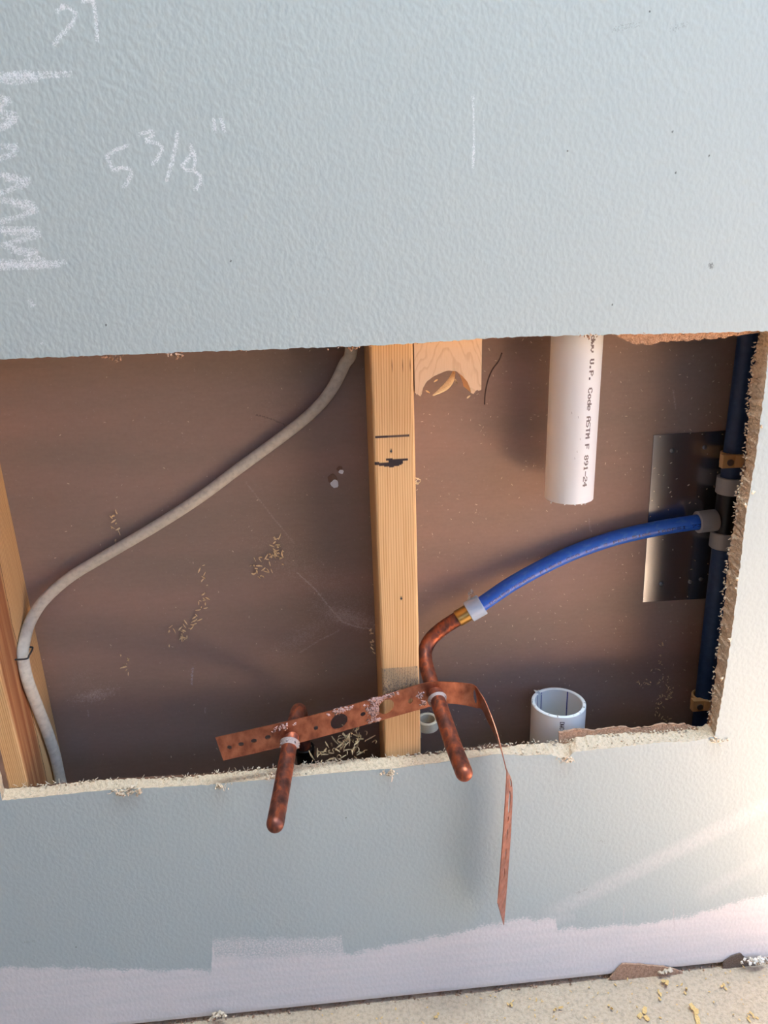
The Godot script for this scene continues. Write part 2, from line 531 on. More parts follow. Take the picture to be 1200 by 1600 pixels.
# ---------------------------------------------------------------- pictures
func wall_picture() -> Paint:
	var p := Paint.new()
	p.r.seed = 99
	p.at = Vector2(-0.6, 0.0)
	p.w = 2048
	p.h = 2048
	p.k = 2048.0 / 1.2
	p.img = Image.create(2048, 2048, false, Image.FORMAT_RGB8)
	var paint := Color(0.712, 0.766, 0.770)
	p.img.fill(paint)
	var skim := Color(0.935, 0.91, 0.915)
	# the skim of white compound along the foot of the wall, its upper edge stippled
	var edge := [Vector2(-0.3902, 0.1151), Vector2(-0.166, 0.0797), Vector2(-0.1597, 0.1257), Vector2(-0.017, 0.1099), Vector2(-0.0162, 0.0828), Vector2(0.0302, 0.0893), Vector2(0.1711, 0.1078), Vector2(0.2296, 0.1091), Vector2(0.2336, 0.0891), Vector2(0.3319, 0.0854), Vector2(0.409, 0.0924), Vector2(0.4845, 0.1143)]
	edge.push_front(Vector2(-0.6, 0.075))
	edge.append(Vector2(0.6, 0.185))
	var n := field(0.02, 5, 4)
	var n2 := field(0.22, 6, 2)
	var seg := 0
	for x in 2048:
		var wx := p.at.x + (x + 0.5) / p.k
		while seg < edge.size() - 2 and wx > edge[seg + 1].x: seg += 1
		var t := clampf((wx - edge[seg].x) / maxf(edge[seg + 1].x - edge[seg].x, 1e-5), 0.0, 1.0)
		var ey := lerpf(edge[seg].y, edge[seg + 1].y, t)
		var rows := int((ey + 0.03) * p.k)
		var patch := 1.0 if wx > edge[3].x and wx < edge[4].x else 0.0
		for k in rows:
			var y := 2047 - k
			var wy := (k + 0.5) / p.k
			var d := ey - wy + n.get_noise_2d(x, y) * 0.006 + n2.get_noise_2d(x * 0.7, y) * 0.005
			var a := smoothstep(-0.002, 0.005, d) * 0.9
			if patch > 0.0:
				a *= lerpf(0.25 + 0.9 * clampf(n2.get_noise_2d(x, y) + 0.35, 0, 1), 1.0, smoothstep(0.022, 0.034, d))
			a *= 0.86 + 0.14 * n.get_noise_2d(x * 0.25, y * 2.5)
			if a > 0.01: p.img.set_pixel(x, y, paint.lerp(skim, clampf(a, 0, 1)))
	# grazing light painted as pale streaks up to the right; last is a compound smear
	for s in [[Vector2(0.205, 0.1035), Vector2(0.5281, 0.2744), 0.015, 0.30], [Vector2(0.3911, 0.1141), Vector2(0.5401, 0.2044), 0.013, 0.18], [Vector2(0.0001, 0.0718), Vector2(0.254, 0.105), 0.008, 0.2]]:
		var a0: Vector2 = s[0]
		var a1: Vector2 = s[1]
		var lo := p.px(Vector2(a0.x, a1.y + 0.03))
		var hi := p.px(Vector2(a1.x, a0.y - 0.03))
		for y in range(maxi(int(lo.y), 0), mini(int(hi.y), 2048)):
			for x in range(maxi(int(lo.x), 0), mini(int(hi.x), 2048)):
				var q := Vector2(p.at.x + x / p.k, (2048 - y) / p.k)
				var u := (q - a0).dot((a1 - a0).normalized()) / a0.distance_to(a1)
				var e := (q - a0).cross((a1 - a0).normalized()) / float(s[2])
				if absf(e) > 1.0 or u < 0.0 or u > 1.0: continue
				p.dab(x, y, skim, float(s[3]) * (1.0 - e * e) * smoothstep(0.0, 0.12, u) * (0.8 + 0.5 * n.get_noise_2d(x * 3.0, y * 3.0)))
	# white crayon: the measure 5 3/8"
	var chalk := Color(0.93, 0.945, 0.96)
	var fat := 0.0026
	for l in [
		[Vector2(-0.155, 0.9139), Vector2(-0.1463, 0.9177), Vector2(-0.1379, 0.9201)], [Vector2(-0.155, 0.9139), Vector2(-0.1535, 0.9081), Vector2(-0.1519, 0.9027), Vector2(-0.1463, 0.9048), Vector2(-0.1401, 0.9042), Vector2(-0.1382, 0.9006), Vector2(-0.1419, 0.8952), Vector2(-0.1459, 0.8908)],
		[Vector2(-0.1283, 0.9274), Vector2(-0.1198, 0.9298), Vector2(-0.1183, 0.9267), Vector2(-0.1246, 0.9229), Vector2(-0.1157, 0.921), Vector2(-0.1128, 0.9174), Vector2(-0.1164, 0.9121), Vector2(-0.1221, 0.9056)],
		[Vector2(-0.1005, 0.9277), Vector2(-0.1039, 0.9159), Vector2(-0.1087, 0.9039), Vector2(-0.1129, 0.8941)], [Vector2(-0.0909, 0.9191), Vector2(-0.0911, 0.9134), Vector2(-0.0961, 0.9081), Vector2(-0.0999, 0.9051), Vector2(-0.0973, 0.9023), Vector2(-0.0906, 0.9012), Vector2(-0.0866, 0.8975), Vector2(-0.0873, 0.8916), Vector2(-0.0921, 0.8881)], [Vector2(-0.0895, 0.9151), Vector2(-0.0892, 0.9089), Vector2(-0.0909, 0.9031)],
		[Vector2(-0.0722, 0.9363), Vector2(-0.0721, 0.9276)], [Vector2(-0.0672, 0.9375), Vector2(-0.0648, 0.9283)],
		[Vector2(-0.1759, 1.0077), Vector2(-0.1718, 1.0104), Vector2(-0.167, 1.01), Vector2(-0.1626, 1.0064), Vector2(-0.1657, 1.0013), Vector2(-0.171, 0.9965), Vector2(-0.1763, 0.9922), Vector2(-0.1821, 0.987)], [Vector2(-0.1574, 1.0138), Vector2(-0.1496, 1.0146), Vector2(-0.1492, 1.0087), Vector2(-0.1494, 0.9987), Vector2(-0.1505, 0.9887)], [Vector2(-0.1723, 1.01), Vector2(-0.1703, 1.0116)]]:
		p.line(l, fat, chalk, 0.9, 0.35)
	for l in [[Vector2(-0.228, 0.9668), Vector2(-0.2097, 0.9674), Vector2(-0.1914, 0.968), Vector2(-0.1726, 0.9681)], [Vector2(-0.2283, 0.9652), Vector2(-0.2127, 0.9637), Vector2(-0.1954, 0.9659)], [Vector2(-0.2278, 0.9681), Vector2(-0.2003, 0.9693)],
		[Vector2(-0.2283, 0.954), Vector2(-0.2199, 0.9522), Vector2(-0.2298, 0.9465)], [Vector2(-0.2299, 0.9456), Vector2(-0.2173, 0.942), Vector2(-0.219, 0.9378), Vector2(-0.2326, 0.9321)], [Vector2(-0.2275, 0.9413), Vector2(-0.2178, 0.9395), Vector2(-0.229, 0.9341)], [Vector2(-0.2305, 0.9216), Vector2(-0.2203, 0.921), Vector2(-0.224, 0.9163), Vector2(-0.2365, 0.9122)],
		[Vector2(-0.2384, 0.9025), Vector2(-0.227, 0.9005), Vector2(-0.2161, 0.898), Vector2(-0.2186, 0.8949), Vector2(-0.2411, 0.8887)], [Vector2(-0.2328, 0.8997), Vector2(-0.2183, 0.8967)], [Vector2(-0.2419, 0.8847), Vector2(-0.2164, 0.8813), Vector2(-0.2143, 0.8766), Vector2(-0.2276, 0.8724), Vector2(-0.2452, 0.8683)], [Vector2(-0.2306, 0.8816), Vector2(-0.2161, 0.8776), Vector2(-0.2186, 0.874)],
		[Vector2(-0.2461, 0.8637), Vector2(-0.2173, 0.8629), Vector2(-0.2157, 0.8581), Vector2(-0.2359, 0.8541), Vector2(-0.2451, 0.8515)], [Vector2(-0.2433, 0.8608), Vector2(-0.2191, 0.861)], [Vector2(-0.2414, 0.8505), Vector2(-0.2202, 0.847), Vector2(-0.2188, 0.8412)], [Vector2(-0.2371, 0.8475), Vector2(-0.2231, 0.8442), Vector2(-0.2285, 0.8415)],
		[Vector2(-0.2536, 0.8381), Vector2(-0.2294, 0.8368), Vector2(-0.1987, 0.8377)], [Vector2(-0.254, 0.8357), Vector2(-0.2248, 0.8352), Vector2(-0.204, 0.836)], [Vector2(-0.2531, 0.8404), Vector2(-0.2339, 0.8389), Vector2(-0.2141, 0.8401)]]:
		p.line(l, 0.0042, chalk, 0.85, 0.5)
	for l in [[Vector2(-0.2319, 0.8097), Vector2(-0.2302, 0.8056), Vector2(-0.2269, 0.807)], [Vector2(-0.2298, 0.8106), Vector2(-0.2293, 0.8046)], [Vector2(-0.2284, 0.7764), Vector2(-0.2266, 0.7753)], [Vector2(0.1271, 0.9489), Vector2(0.1278, 0.9245), Vector2(0.1275, 0.8984)], [Vector2(0.1284, 0.9154), Vector2(0.128, 0.9017)]]:
		p.line(l, 0.0016, chalk, 0.7, 0.5)
	# grey scuffs and specks
	var grey := Color(0.50, 0.53, 0.53)
	for l in [[Vector2(0.2353, 0.9922), Vector2(0.2437, 0.9938), Vector2(0.2557, 0.9954)], [Vector2(0.2813, 0.9913), Vector2(0.2867, 0.9934), Vector2(0.2931, 0.995)], [Vector2(-0.3586, 0.1461), Vector2(-0.3466, 0.1455)], [Vector2(0.2737, 0.2122), Vector2(0.2835, 0.2085)], [Vector2(0.2522, 0.1396), Vector2(0.2668, 0.1454)]]:
		p.line(l, 0.0035, grey, 0.45, 0.72)
	for q in [Vector2(0.2625, 1.0037), Vector2(0.3211, 0.9025), Vector2(0.2944, 0.8908), Vector2(0.2034, 0.9088), Vector2(0.2486, 0.7889), Vector2(-0.175, 0.7885), Vector2(0.2887, 0.9209), Vector2(-0.0698, 0.8345), Vector2(-0.0046, 0.2739), Vector2(-0.3069, 0.1319)]:
		p.pen([q, q + Vector2(0.0004, 0.0008)], 0.0011, grey.darkened(0.25), 0.8)
	p.cloud(Vector2(0.3331, 0.8177), Vector2(0.0025, 0.003), 0.0, 90, grey.darkened(0.1), 0.7)
	p.line([Vector2(0.3707, 0.1021), Vector2(0.3757, 0.0669)], 0.0012, skim.darkened(0.12), 0.6, 0.4)
	p.line([Vector2(0.3104, 0.1144), Vector2(0.3123, 0.08)], 0.0012, skim.darkened(0.1), 0.5, 0.4)
	return p

func board_picture() -> Image:
	var p := Paint.new()
	p.r.seed = 77
	p.at = Vector2(-0.5, 0.15)
	p.w = 1536
	p.h = 1024
	p.k = 1536.0 / 1.2
	var buf := PackedByteArray()
	buf.resize(p.w * p.h * 3)
	var big := field(0.004, 41, 3)
	var fine := field(0.15, 42, 3)
	var base := Color(0.63, 0.525, 0.475)
	var cool := Color(0.575, 0.50, 0.45)
	var at := 0
	for y in p.h:
		for x in p.w:
			var c := base.lerp(cool, clampf(0.5 + big.get_noise_2d(x * 0.35, y * 2.2), 0, 1))
			var f := 1.0 + 0.022 * fine.get_noise_2d(x * 0.25, y) + 0.02 * fine.get_noise_2d(x, y)
			buf[at] = int(clampf(c.r * f, 0, 1) * 255); buf[at + 1] = int(clampf(c.g * f, 0, 1) * 255); buf[at + 2] = int(clampf(c.b * f, 0, 1) * 255)
			at += 3
	p.img = Image.create_from_data(p.w, p.h, false, Image.FORMAT_RGB8, buf)
	var dust := Color(0.80, 0.74, 0.70)
	var bz := -0.107
	p.cloud(Vector2(-0.0177, 0.4995), Vector2(0.085, 0.030), -0.75, 4200, dust, 0.24)
	p.cloud(Vector2(0.0117, 0.4543), Vector2(0.04, 0.012), -0.4, 3600, dust, 0.34)
	p.cloud(Vector2(-0.0357, 0.438), Vector2(0.05, 0.014), 0.5, 2200, dust, 0.26)
	p.line([Vector2(-0.0412, 0.5125), Vector2(-0.0237, 0.4922), Vector2(-0.0109, 0.4718), Vector2(0.0043, 0.4493), Vector2(0.0219, 0.4415), Vector2(0.0376, 0.4379)], 0.0015, dust, 0.8, 0.25)
	p.line([Vector2(-0.0867, 0.6169), Vector2(-0.0664, 0.584), Vector2(-0.0422, 0.5462)], 0.0012, dust, 0.3, 0.5)
	p.line([Vector2(-0.0459, 0.4144), Vector2(-0.0219, 0.4288), Vector2(0.0002, 0.4392)], 0.0016, dust, 0.5, 0.5)
	p.cloud(Vector2(-0.2774, 0.3795), Vector2(0.026, 0.009), 0.2, 1000, dust, 0.45)
	p.cloud(Vector2(-0.2865, 0.4017), Vector2(0.02, 0.014), 0.6, 300, dust, 0.25)
	p.cloud(Vector2(-0.0542, 0.6923), Vector2(0.016, 0.05), 0.0, 900, dust, 0.10)
	p.line([Vector2(-0.166, 0.4055), Vector2(-0.1678, 0.3957), Vector2(-0.17, 0.3835)], 0.0022, Color(0.75, 0.75, 0.80), 0.6, 0.4)
	p.line([Vector2(-0.2882, 0.3603), Vector2(-0.2888, 0.3519)], 0.0013, dust, 0.6, 0.4)
	p.line([Vector2(-0.1576, 0.3528), Vector2(-0.1592, 0.3444)], 0.0013, dust, 0.5, 0.4)
	p.line([Vector2(-0.0706, 0.6879), Vector2(-0.055, 0.6825), Vector2(-0.0426, 0.676)], 0.0012, cool.darkened(0.35), 0.5, 0.4)
	p.line([Vector2(0.3626, 0.6922), Vector2(0.3675, 0.6717)], 0.0016, dust, 0.35, 0.4)
	p.line([Vector2(0.2804, 0.5552), Vector2(0.2827, 0.5401)], 0.0012, dust, 0.4, 0.4)
	for i in 1600:
		var q := Vector2(p.r.randf_range(-0.34, 0.46), p.r.randf_range(0.28, 0.80))
		var v := p.px(q)
		p.dab(int(v.x), int(v.y), dust, p.r.randf_range(0.15, 0.6))
	return p.img

# ---------------------------------------------------------------- the room and the opened wall
func rough(pts: Array, amount: float, seed_: int) -> Array:
	var n := field(0.11, seed_, 4)
	var out := []
	for i in pts.size():
		var p: Vector2 = pts[i]
		out.append(p if i == 0 or i == pts.size() - 1 else p + Vector2(n.get_noise_2d(i * 1.7, 3.0), n.get_noise_2d(i * 1.7, 90.0)) * amount)
	return out

func structure() -> void:
	var x0 := -0.85
	var x1 := 1.12
	var xr: float = DOOR[3]
	var top := 2.44
	# the hole: front edge on the painted face, back edge on the brown paper behind
	var lx := -0.3455
	var fb := [Vector2(-0.3471, 0.3322), Vector2(-0.3103, 0.3322), Vector2(-0.2851, 0.3335), Vector2(-0.2346, 0.3338), Vector2(-0.1584, 0.3308), Vector2(-0.1184, 0.3306), Vector2(-0.0676, 0.331), Vector2(-0.015, 0.3321), Vector2(0.0461, 0.3316), Vector2(0.1052, 0.3346), Vector2(0.1579, 0.339), Vector2(0.1867, 0.3338), Vector2(0.2142, 0.3328), Vector2(0.2312, 0.3238), Vector2(0.239, 0.3336), Vector2(0.2833, 0.335), Vector2(0.3341, 0.3366), Vector2(0.371, 0.3347), Vector2(0.3932, 0.3383)]
	fb[0].x = lx
	var fr := [Vector2(0.3932, 0.3383), Vector2(0.3956, 0.3941), Vector2(0.3964, 0.4688), Vector2(0.3955, 0.539), Vector2(0.3943, 0.5922), Vector2(0.3963, 0.6427), Vector2(0.396, 0.691), Vector2(0.3958, 0.7201), Vector2(0.3935, 0.7612)]
	var ft := [Vector2(0.3935, 0.7612), Vector2(0.3507, 0.7618), Vector2(0.3101, 0.7623), Vector2(0.2755, 0.7632), Vector2(0.2355, 0.7642), Vector2(0.196, 0.7648), Vector2(0.1362, 0.765), Vector2(0.0739, 0.7633), Vector2(0.033, 0.7629), Vector2(-0.0289, 0.7634), Vector2(-0.1084, 0.7641), Vector2(-0.1864, 0.7643), Vector2(-0.263, 0.765)]
	ft.append(Vector2(lx, ft[ft.size() - 1].y - 0.002))
	var bb := [Vector2(-0.3503, 0.3325), Vector2(-0.3212, 0.3311), Vector2(-0.28, 0.3325), Vector2(-0.2477, 0.3332), Vector2(-0.1728, 0.328), Vector2(-0.0952, 0.33), Vector2(-0.0314, 0.3325), Vector2(0.039, 0.3329), Vector2(0.0786, 0.3323), Vector2(0.1623, 0.3324), Vector2(0.1915, 0.3353), Vector2(0.2267, 0.3328), Vector2(0.238, 0.3325), Vector2(0.2475, 0.3398), Vector2(0.2828, 0.3406), Vector2(0.3423, 0.3367), Vector2(0.3797, 0.3373), Vector2(0.3957, 0.3424)]
	var br := [Vector2(0.3957, 0.3424), Vector2(0.3954, 0.3882), Vector2(0.3949, 0.4217), Vector2(0.3944, 0.4669), Vector2(0.3948, 0.491), Vector2(0.3935, 0.5239), Vector2(0.3934, 0.551), Vector2(0.3954, 0.5719), Vector2(0.3945, 0.6045), Vector2(0.3983, 0.6346), Vector2(0.3946, 0.6809), Vector2(0.393, 0.7116), Vector2(0.3944, 0.7504)]
	var bt := []
	br.append(Vector2(br[br.size() - 1].x, ft[0].y + 0.001))
	bt.append(br[br.size() - 1])
	for i in range(1, ft.size() - 1): bt.append(ft[i] + Vector2(0, 0.002))
	bt.append(Vector2(bb[0].x, ft[ft.size() - 1].y + 0.001))
	var fl := [ft[ft.size() - 1], fb[0]]
	var bl := [bt[bt.size() - 1], bb[0]]
	var cnt := [520, 340, 420, 160]
	var fronts := [fb, fr, ft, fl]
	var backs := [bb, br, bt, bl]
	var amt_f := [0.0011, 0.0011, 0.0012, 0.0006]
	var amt_b := [0.0022, 0.0030, 0.0015, 0.001]
	for i in 4:
		fronts[i] = rough(resample(fronts[i], cnt[i]), amt_f[i], 50 + i)
		backs[i] = rough(resample(backs[i], cnt[i]), amt_b[i], 60 + i)
	var wall := thing("wall_front", "pale blue grey painted drywall with a long ragged hole cut through it", "wall", Vector3.ZERO, "", "structure")
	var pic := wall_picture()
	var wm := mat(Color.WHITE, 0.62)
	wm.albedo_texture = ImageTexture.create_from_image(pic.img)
	wm.texture_repeat = false
	var peel := field(0.11, 71, 3).get_image(2048, 1500)
	peel.resize(2048, 2048, Image.INTERPOLATE_BILINEAR)
	peel.convert(Image.FORMAT_RGBA8)
	peel.bump_map_to_normal_map(2.5)
	wm.normal_enabled = true
	wm.normal_texture = ImageTexture.create_from_image(peel)
	wm.normal_scale = 0.19
	var pf := begin()
	var pb := begin()
	var f_b: Array = fronts[0]
	var f_r: Array = fronts[1]
	var f_t: Array = fronts[2]
	var yb0: float = f_b[0].y
	var yb1: float = f_b[f_b.size() - 1].y
	var yt1: float = f_t[0].y
	var yt0: float = f_t[f_t.size() - 1].y
	var tx := 0.6          # the drawn picture reaches this far each way, the plain paint goes on beyond it
	var ty := 1.2
	var low := [Vector2(-tx, 0.014), Vector2(tx, 0.014), Vector2(tx, yb1)]
	for i in range(f_b.size() - 1, -1, -1): low.append(f_b[i])
	low.append(Vector2(-tx, yb0))
	var high := [Vector2(-tx, ty), Vector2(-tx, yt0)]
	for i in range(f_t.size() - 1, -1, -1): high.append(f_t[i])
	high.append(Vector2(tx, yt1)); high.append(Vector2(tx, ty))
	var right := [Vector2(tx, yt1), Vector2(tx, yb1)]
	for q in f_r: right.append(q)
	var left := [Vector2(-tx, yb0), Vector2(-tx, yt0)]
	for q in fronts[3]: left.append(q)
	for outline in [low, high, right, left]:
		var poly := PackedVector2Array(outline)
		var ix := Geometry2D.triangulate_polygon(poly)
		if ix.size() == 0: push_error("wall piece did not triangulate")
		for k in range(0, ix.size(), 3):
			var q := []
			var uv := []
			var bq := []
			for m in 3:
				var c := poly[ix[k + m]]
				q.append(Vector3(c.x, c.y, 0))
				bq.append(Vector3(c.x, c.y, -SHEET))
				uv.append(Vector2((c.x + 0.6) / 1.2, 1.0 - c.y / 1.2))
			var n := Vector3(0, 0, 1)
			tri(pf, q[0], q[1], q[2], n, n, n, uv[0], uv[1], uv[2])
			tri(pb, bq[0], bq[1], bq[2], -n, -n, -n)
	var foot := []
	var foot_uv := []
	var wob := field(0.3, 83, 3)
	for i in 241:
		var row := []
		var ruv := []
		var x := lerpf(-tx, tx, i / 240.0)
		for k in 7:
			var a := PI * 0.5 * k / 6.0
			var y := 0.0025 + 0.0115 * (1.0 - sin(a))
			row.append(Vector3(x, y + (wob.get_noise_2d(i * 3.0, 0) * 0.0012 if k > 3 else 0.0), -0.008 * (1.0 - cos(a))))
			ruv.append(Vector2((x + 0.6) / 1.2, 1.0 - y / 1.2))
		foot.append(row)
		foot_uv.append(ruv)
	sheet(pf, foot, Vector3(0, -0.3, 1), foot_uv)
	pf.generate_tangents()
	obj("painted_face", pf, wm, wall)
	var around := begin()
	for q in [[x0, 0.003, -tx, top], [tx, 0.003, x1, top], [-tx, ty, tx, top]]:
		box(around, Vector3(q[0], q[1], -SHEET), Vector3(q[2], q[3], 0.0))
	obj("painted_surround", around, noisy(Color(0.712, 0.766, 0.770), 0.01, 3.0, 0.02, 84, 0.62, 0.8, 0.14), wall)
	obj("back_paper", pb, M.backing, wall)
	# the four cut edges of the sheet: broken gypsum between the two papers
	var nz := field(0.35, 81, 3)
	var sides := [Vector3(0, 1, 0), Vector3(-1, 0, 0), Vector3(0, -1, 0), Vector3(1, 0, 0)]
	for s in 4:
		var rows := []
		var steps := 8
		for j in steps + 1:
			var row := PackedVector3Array()
			var f := float(j) / steps
			for i in cnt[s] + 1:
				var a: Vector2 = fronts[s][i]
				var b: Vector2 = backs[s][i]
				var p := a.lerp(b, f)
				var deep := nz.get_noise_2d(i * 1.1, j * 2.0 + s * 300.0) * 0.0016 * sin(PI * f)
				row.append(Vector3(p.x, p.y, -SHEET * f) + sides[s] * deep)
			rows.append(row)
		var st := begin()
		sheet(st, rows, (sides[s] as Vector3) + Vector3(0, 0, 0.2))
		obj("cut_edge", st, M.gypsum, wall)
	# torn brown paper left on the back of the sheet
	var flap := begin()
	var tl := rough(resample([Vector2(0.2581, 0.7634), Vector2(0.2631, 0.7593), Vector2(0.2685, 0.7574), Vector2(0.2747, 0.7532), Vector2(0.2836, 0.7523), Vector2(0.2954, 0.7524), Vector2(0.3041, 0.7543), Vector2(0.3142, 0.755), Vector2(0.3369, 0.754), Vector2(0.3606, 0.7559), Vector2(0.3785, 0.7569), Vector2(0.3915, 0.7586)], 90), 0.0022, 91)
	tl.append(Vector2(0.3906, 0.7648)); tl.append(Vector2(0.2559, 0.769))
	slab(flap, tl, -0.0172, -0.0135)
	obj("torn_paper", flap, M.torn, wall)
	flap = begin()
	tl = rough(resample([Vector2(0.2282, 0.3465), Vector2(0.24, 0.3478), Vector2(0.254, 0.3489), Vector2(0.2648, 0.3447), Vector2(0.2823, 0.3471), Vector2(0.3029, 0.3468), Vector2(0.3081, 0.3439), Vector2(0.3273, 0.3438), Vector2(0.3414, 0.3466), Vector2(0.3652, 0.3444), Vector2(0.3779, 0.3399), Vector2(0.3905, 0.3371)], 90), 0.002, 92)
	tl.append(Vector2(0.3957, 0.3176)); tl.append(Vector2(0.2302, 0.3185))
	slab(flap, tl, -0.0195, -0.017)
	obj("torn_paper", flap, M.torn, wall)
	# the broken foot of the wall: lifted paper and a dark sheet standing for the corner hole
	flap = begin()
	tl = rough(resample([Vector2(0.3009, 0.0056), Vector2(0.3072, 0.0161), Vector2(0.3144, 0.0255), Vector2(0.3369, 0.0214), Vector2(0.3515, 0.0173), Vector2(0.3653, 0.0144), Vector2(0.3777, 0.0096), Vector2(0.3914, 0.0014)], 50), 0.0012, 93)
	tl.append(Vector2(0.3921, -0.006)); tl.append(Vector2(0.3028, 0.0011))
	slab(flap, tl, 0.0003, 0.0022)
	obj("torn_paper", flap, M.torn, wall)
	flap = begin()
	tl = rough(resample([Vector2(0.4424, -0.0003), Vector2(0.4427, 0.0112), Vector2(0.4521, 0.0193), Vector2(0.4631, 0.022), Vector2(0.4712, 0.0094), Vector2(0.4837, 0.0015)], 40), 0.001, 94)
	tl.append(Vector2(0.4844, -0.0039))
	slab(flap, tl, 0.0003, 0.0016)
	obj("torn_paper", flap, noisy(Color(0.42, 0.35, 0.30), 0.2, 30.0, 0.04, 95, 0.95), wall)  # flat dark brown sheet in place of the open hole
	# brown board at the back of the cavity
	var back := thing("wall_back", "brown paper face of the drywall sheet at the back of the cavity", "wall", Vector3.ZERO, "", "structure")
	var bm := mat(Color.WHITE, 0.85)
	bm.albedo_texture = ImageTexture.create_from_image(board_picture())
	bm.texture_repeat = false
	var sb := begin()
	quad(sb, Vector3(-0.9, 0.0, BOARD_Z), Vector3(1.0, 0.0, BOARD_Z), Vector3(1.0, top, BOARD_Z), Vector3(-0.9, top, BOARD_Z), Vector3(0, 0, 1),
		Vector2(-0.4 / 1.2, 1.0 + 0.15 / 0.8), Vector2(1.5 / 1.2, 1.0 + 0.15 / 0.8), Vector2(1.5 / 1.2, 1.0 - (top - 0.15) / 0.8), Vector2(-0.4 / 1.2, 1.0 - (top - 0.15) / 0.8))
	obj("brown_face", sb, bm, back)
	sb = begin()
	box(sb, Vector3(x0, 0.0, BOARD_Z - 0.013), Vector3(xr, top, BOARD_Z - 0.0004))
	obj("sheet", sb, M.backing, back)
	# floor: rough patched underlay, near the wall as real relief
	var fl_n := field(0.28, 101, 3)
	var fl_big := field(0.02, 102, 2)
	var rows := []
	var zs := 66
	for j in zs + 1:
		var row := PackedVector3Array()
		for i in 601:
			var x := -0.55 + 1.25 * i / 600.0
			var z := -0.016 + 0.17 * j / zs
			var y := fl_n.get_noise_2d(i * 0.8, j * 0.9) * 0.0009 + fl_big.get_noise_2d(i, j) * 0.0012 - 0.0005
			if j == zs or i == 0 or i == 600: y = -0.0035
			row.append(Vector3(x, y, z))
		rows.append(row)
	var fs := begin()
	sheet(fs, rows, Vector3.UP)
	var floor_ := thing("floor", "rough beige patched floor running along the foot of the wall", "floor", Vector3.ZERO, "", "structure")
	obj("rough_topping", fs, M.floor, floor_)
	fs = begin()
	box(fs, Vector3(x0 - 0.1, -0.10, -0.12), Vector3(xr + 0.1, -0.003, 3.4))
	obj("slab", fs, M.slab, floor_)
	# the rest of the room, unseen; left and rear walls dark to cut bounce light
	var cs := begin()
	box(cs, Vector3(x0 - 0.1, top, -0.12), Vector3(xr + 0.1, top + 0.1, 3.4))
	tag(obj("ceiling", cs, M.ceiling), "plain white ceiling of the room", "ceiling", "", "structure")
	var ls := begin()
	box(ls, Vector3(x0 - 0.1, 0, -0.12), Vector3(x0, top, 3.4))
	tag(obj("wall_left", ls, M.backing), "unseen left wall of the room, set close and dark brown to cut bounce light", "wall", "", "structure")  # unseen wall, brought near and darkened to keep bounce off the lower left
	var rs := begin()
	var dz0: float = DOOR[0]
	var dz1: float = DOOR[1]
	var dh: float = DOOR[2]
	box(rs, Vector3(xr, 0, -0.12), Vector3(xr + 0.1, top, dz0))
	box(rs, Vector3(xr, 0, dz1), Vector3(xr + 0.1, top, 3.4))
	if DOOR[4] > 0.0: box(rs, Vector3(xr, 0, dz0), Vector3(xr + 0.1, DOOR[4], dz1))
	box(rs, Vector3(xr, dh, dz0), Vector3(xr + 0.1, top, dz1))
	tag(obj("wall_right", rs, M.plaster), "pale wall on the right with a wide door opening", "wall", "", "structure")
	rs = begin()
	var wx0: float = WIN[0]
	var wx1: float = WIN[1]
	var wy0: float = WIN[2]
	var wy1: float = WIN[3]
	box(rs, Vector3(x0, 0, 3.3), Vector3(wx0, top, 3.4))
	box(rs, Vector3(wx1, 0, 3.3), Vector3(xr, top, 3.4))
	box(rs, Vector3(wx0, 0, 3.3), Vector3(wx1, wy0, 3.4))
	box(rs, Vector3(wx0, wy1, 3.3), Vector3(wx1, top, 3.4))
	tag(obj("wall_rear", rs, M.backing), "unseen wall behind the camera, dark brown to cut bounce light, with a wide window opening", "wall", "", "structure")

# a long ceiling lamp, added unseen for overhead light: housing, glowing panel, area light
func added_ceiling_lamp() -> void:
	var at := Vector3(LAMP[0], 2.44, LAMP[1])
	var lamp := thing("added_ceiling_lamp", "added ceiling lamp, long and white with a glowing panel, unseen above the cut wall", "lamp", at)
	lamp.set_meta("base", at)
	var st := begin()
	box(st, at + Vector3(-0.66, -0.035, -0.19), at + Vector3(0.66, 0, 0.19))
	obj("housing", st, M.ceiling, lamp)
	st = begin()
	box(st, at + Vector3(-0.62, -0.045, -0.165), at + Vector3(0.62, -0.035, 0.165))
	var gm := mat(Color(0.95, 0.95, 0.93), 0.6)
	gm.emission_enabled = true
	gm.emission = Color(0.87, 0.945, 1.0)
	gm.emission_energy_multiplier = 1.5
	obj("glowing_panel", st, gm, lamp)
	var l := AreaLight3D.new()
	l.name = "added_lamp_light"
	l.light_color = Color(0.87, 0.945, 1.0)
	l.light_energy = LAMP[2]
	l.area_size = Vector2(1.2, 0.32)
	l.area_range = 12.0
	l.area_attenuation = 2.0
	l.shadow_enabled = true
	l.position = Vector3(0, -0.055, 0)
	l.rotation_degrees = Vector3(-90, 0, 0)
	lamp.add_child(l)

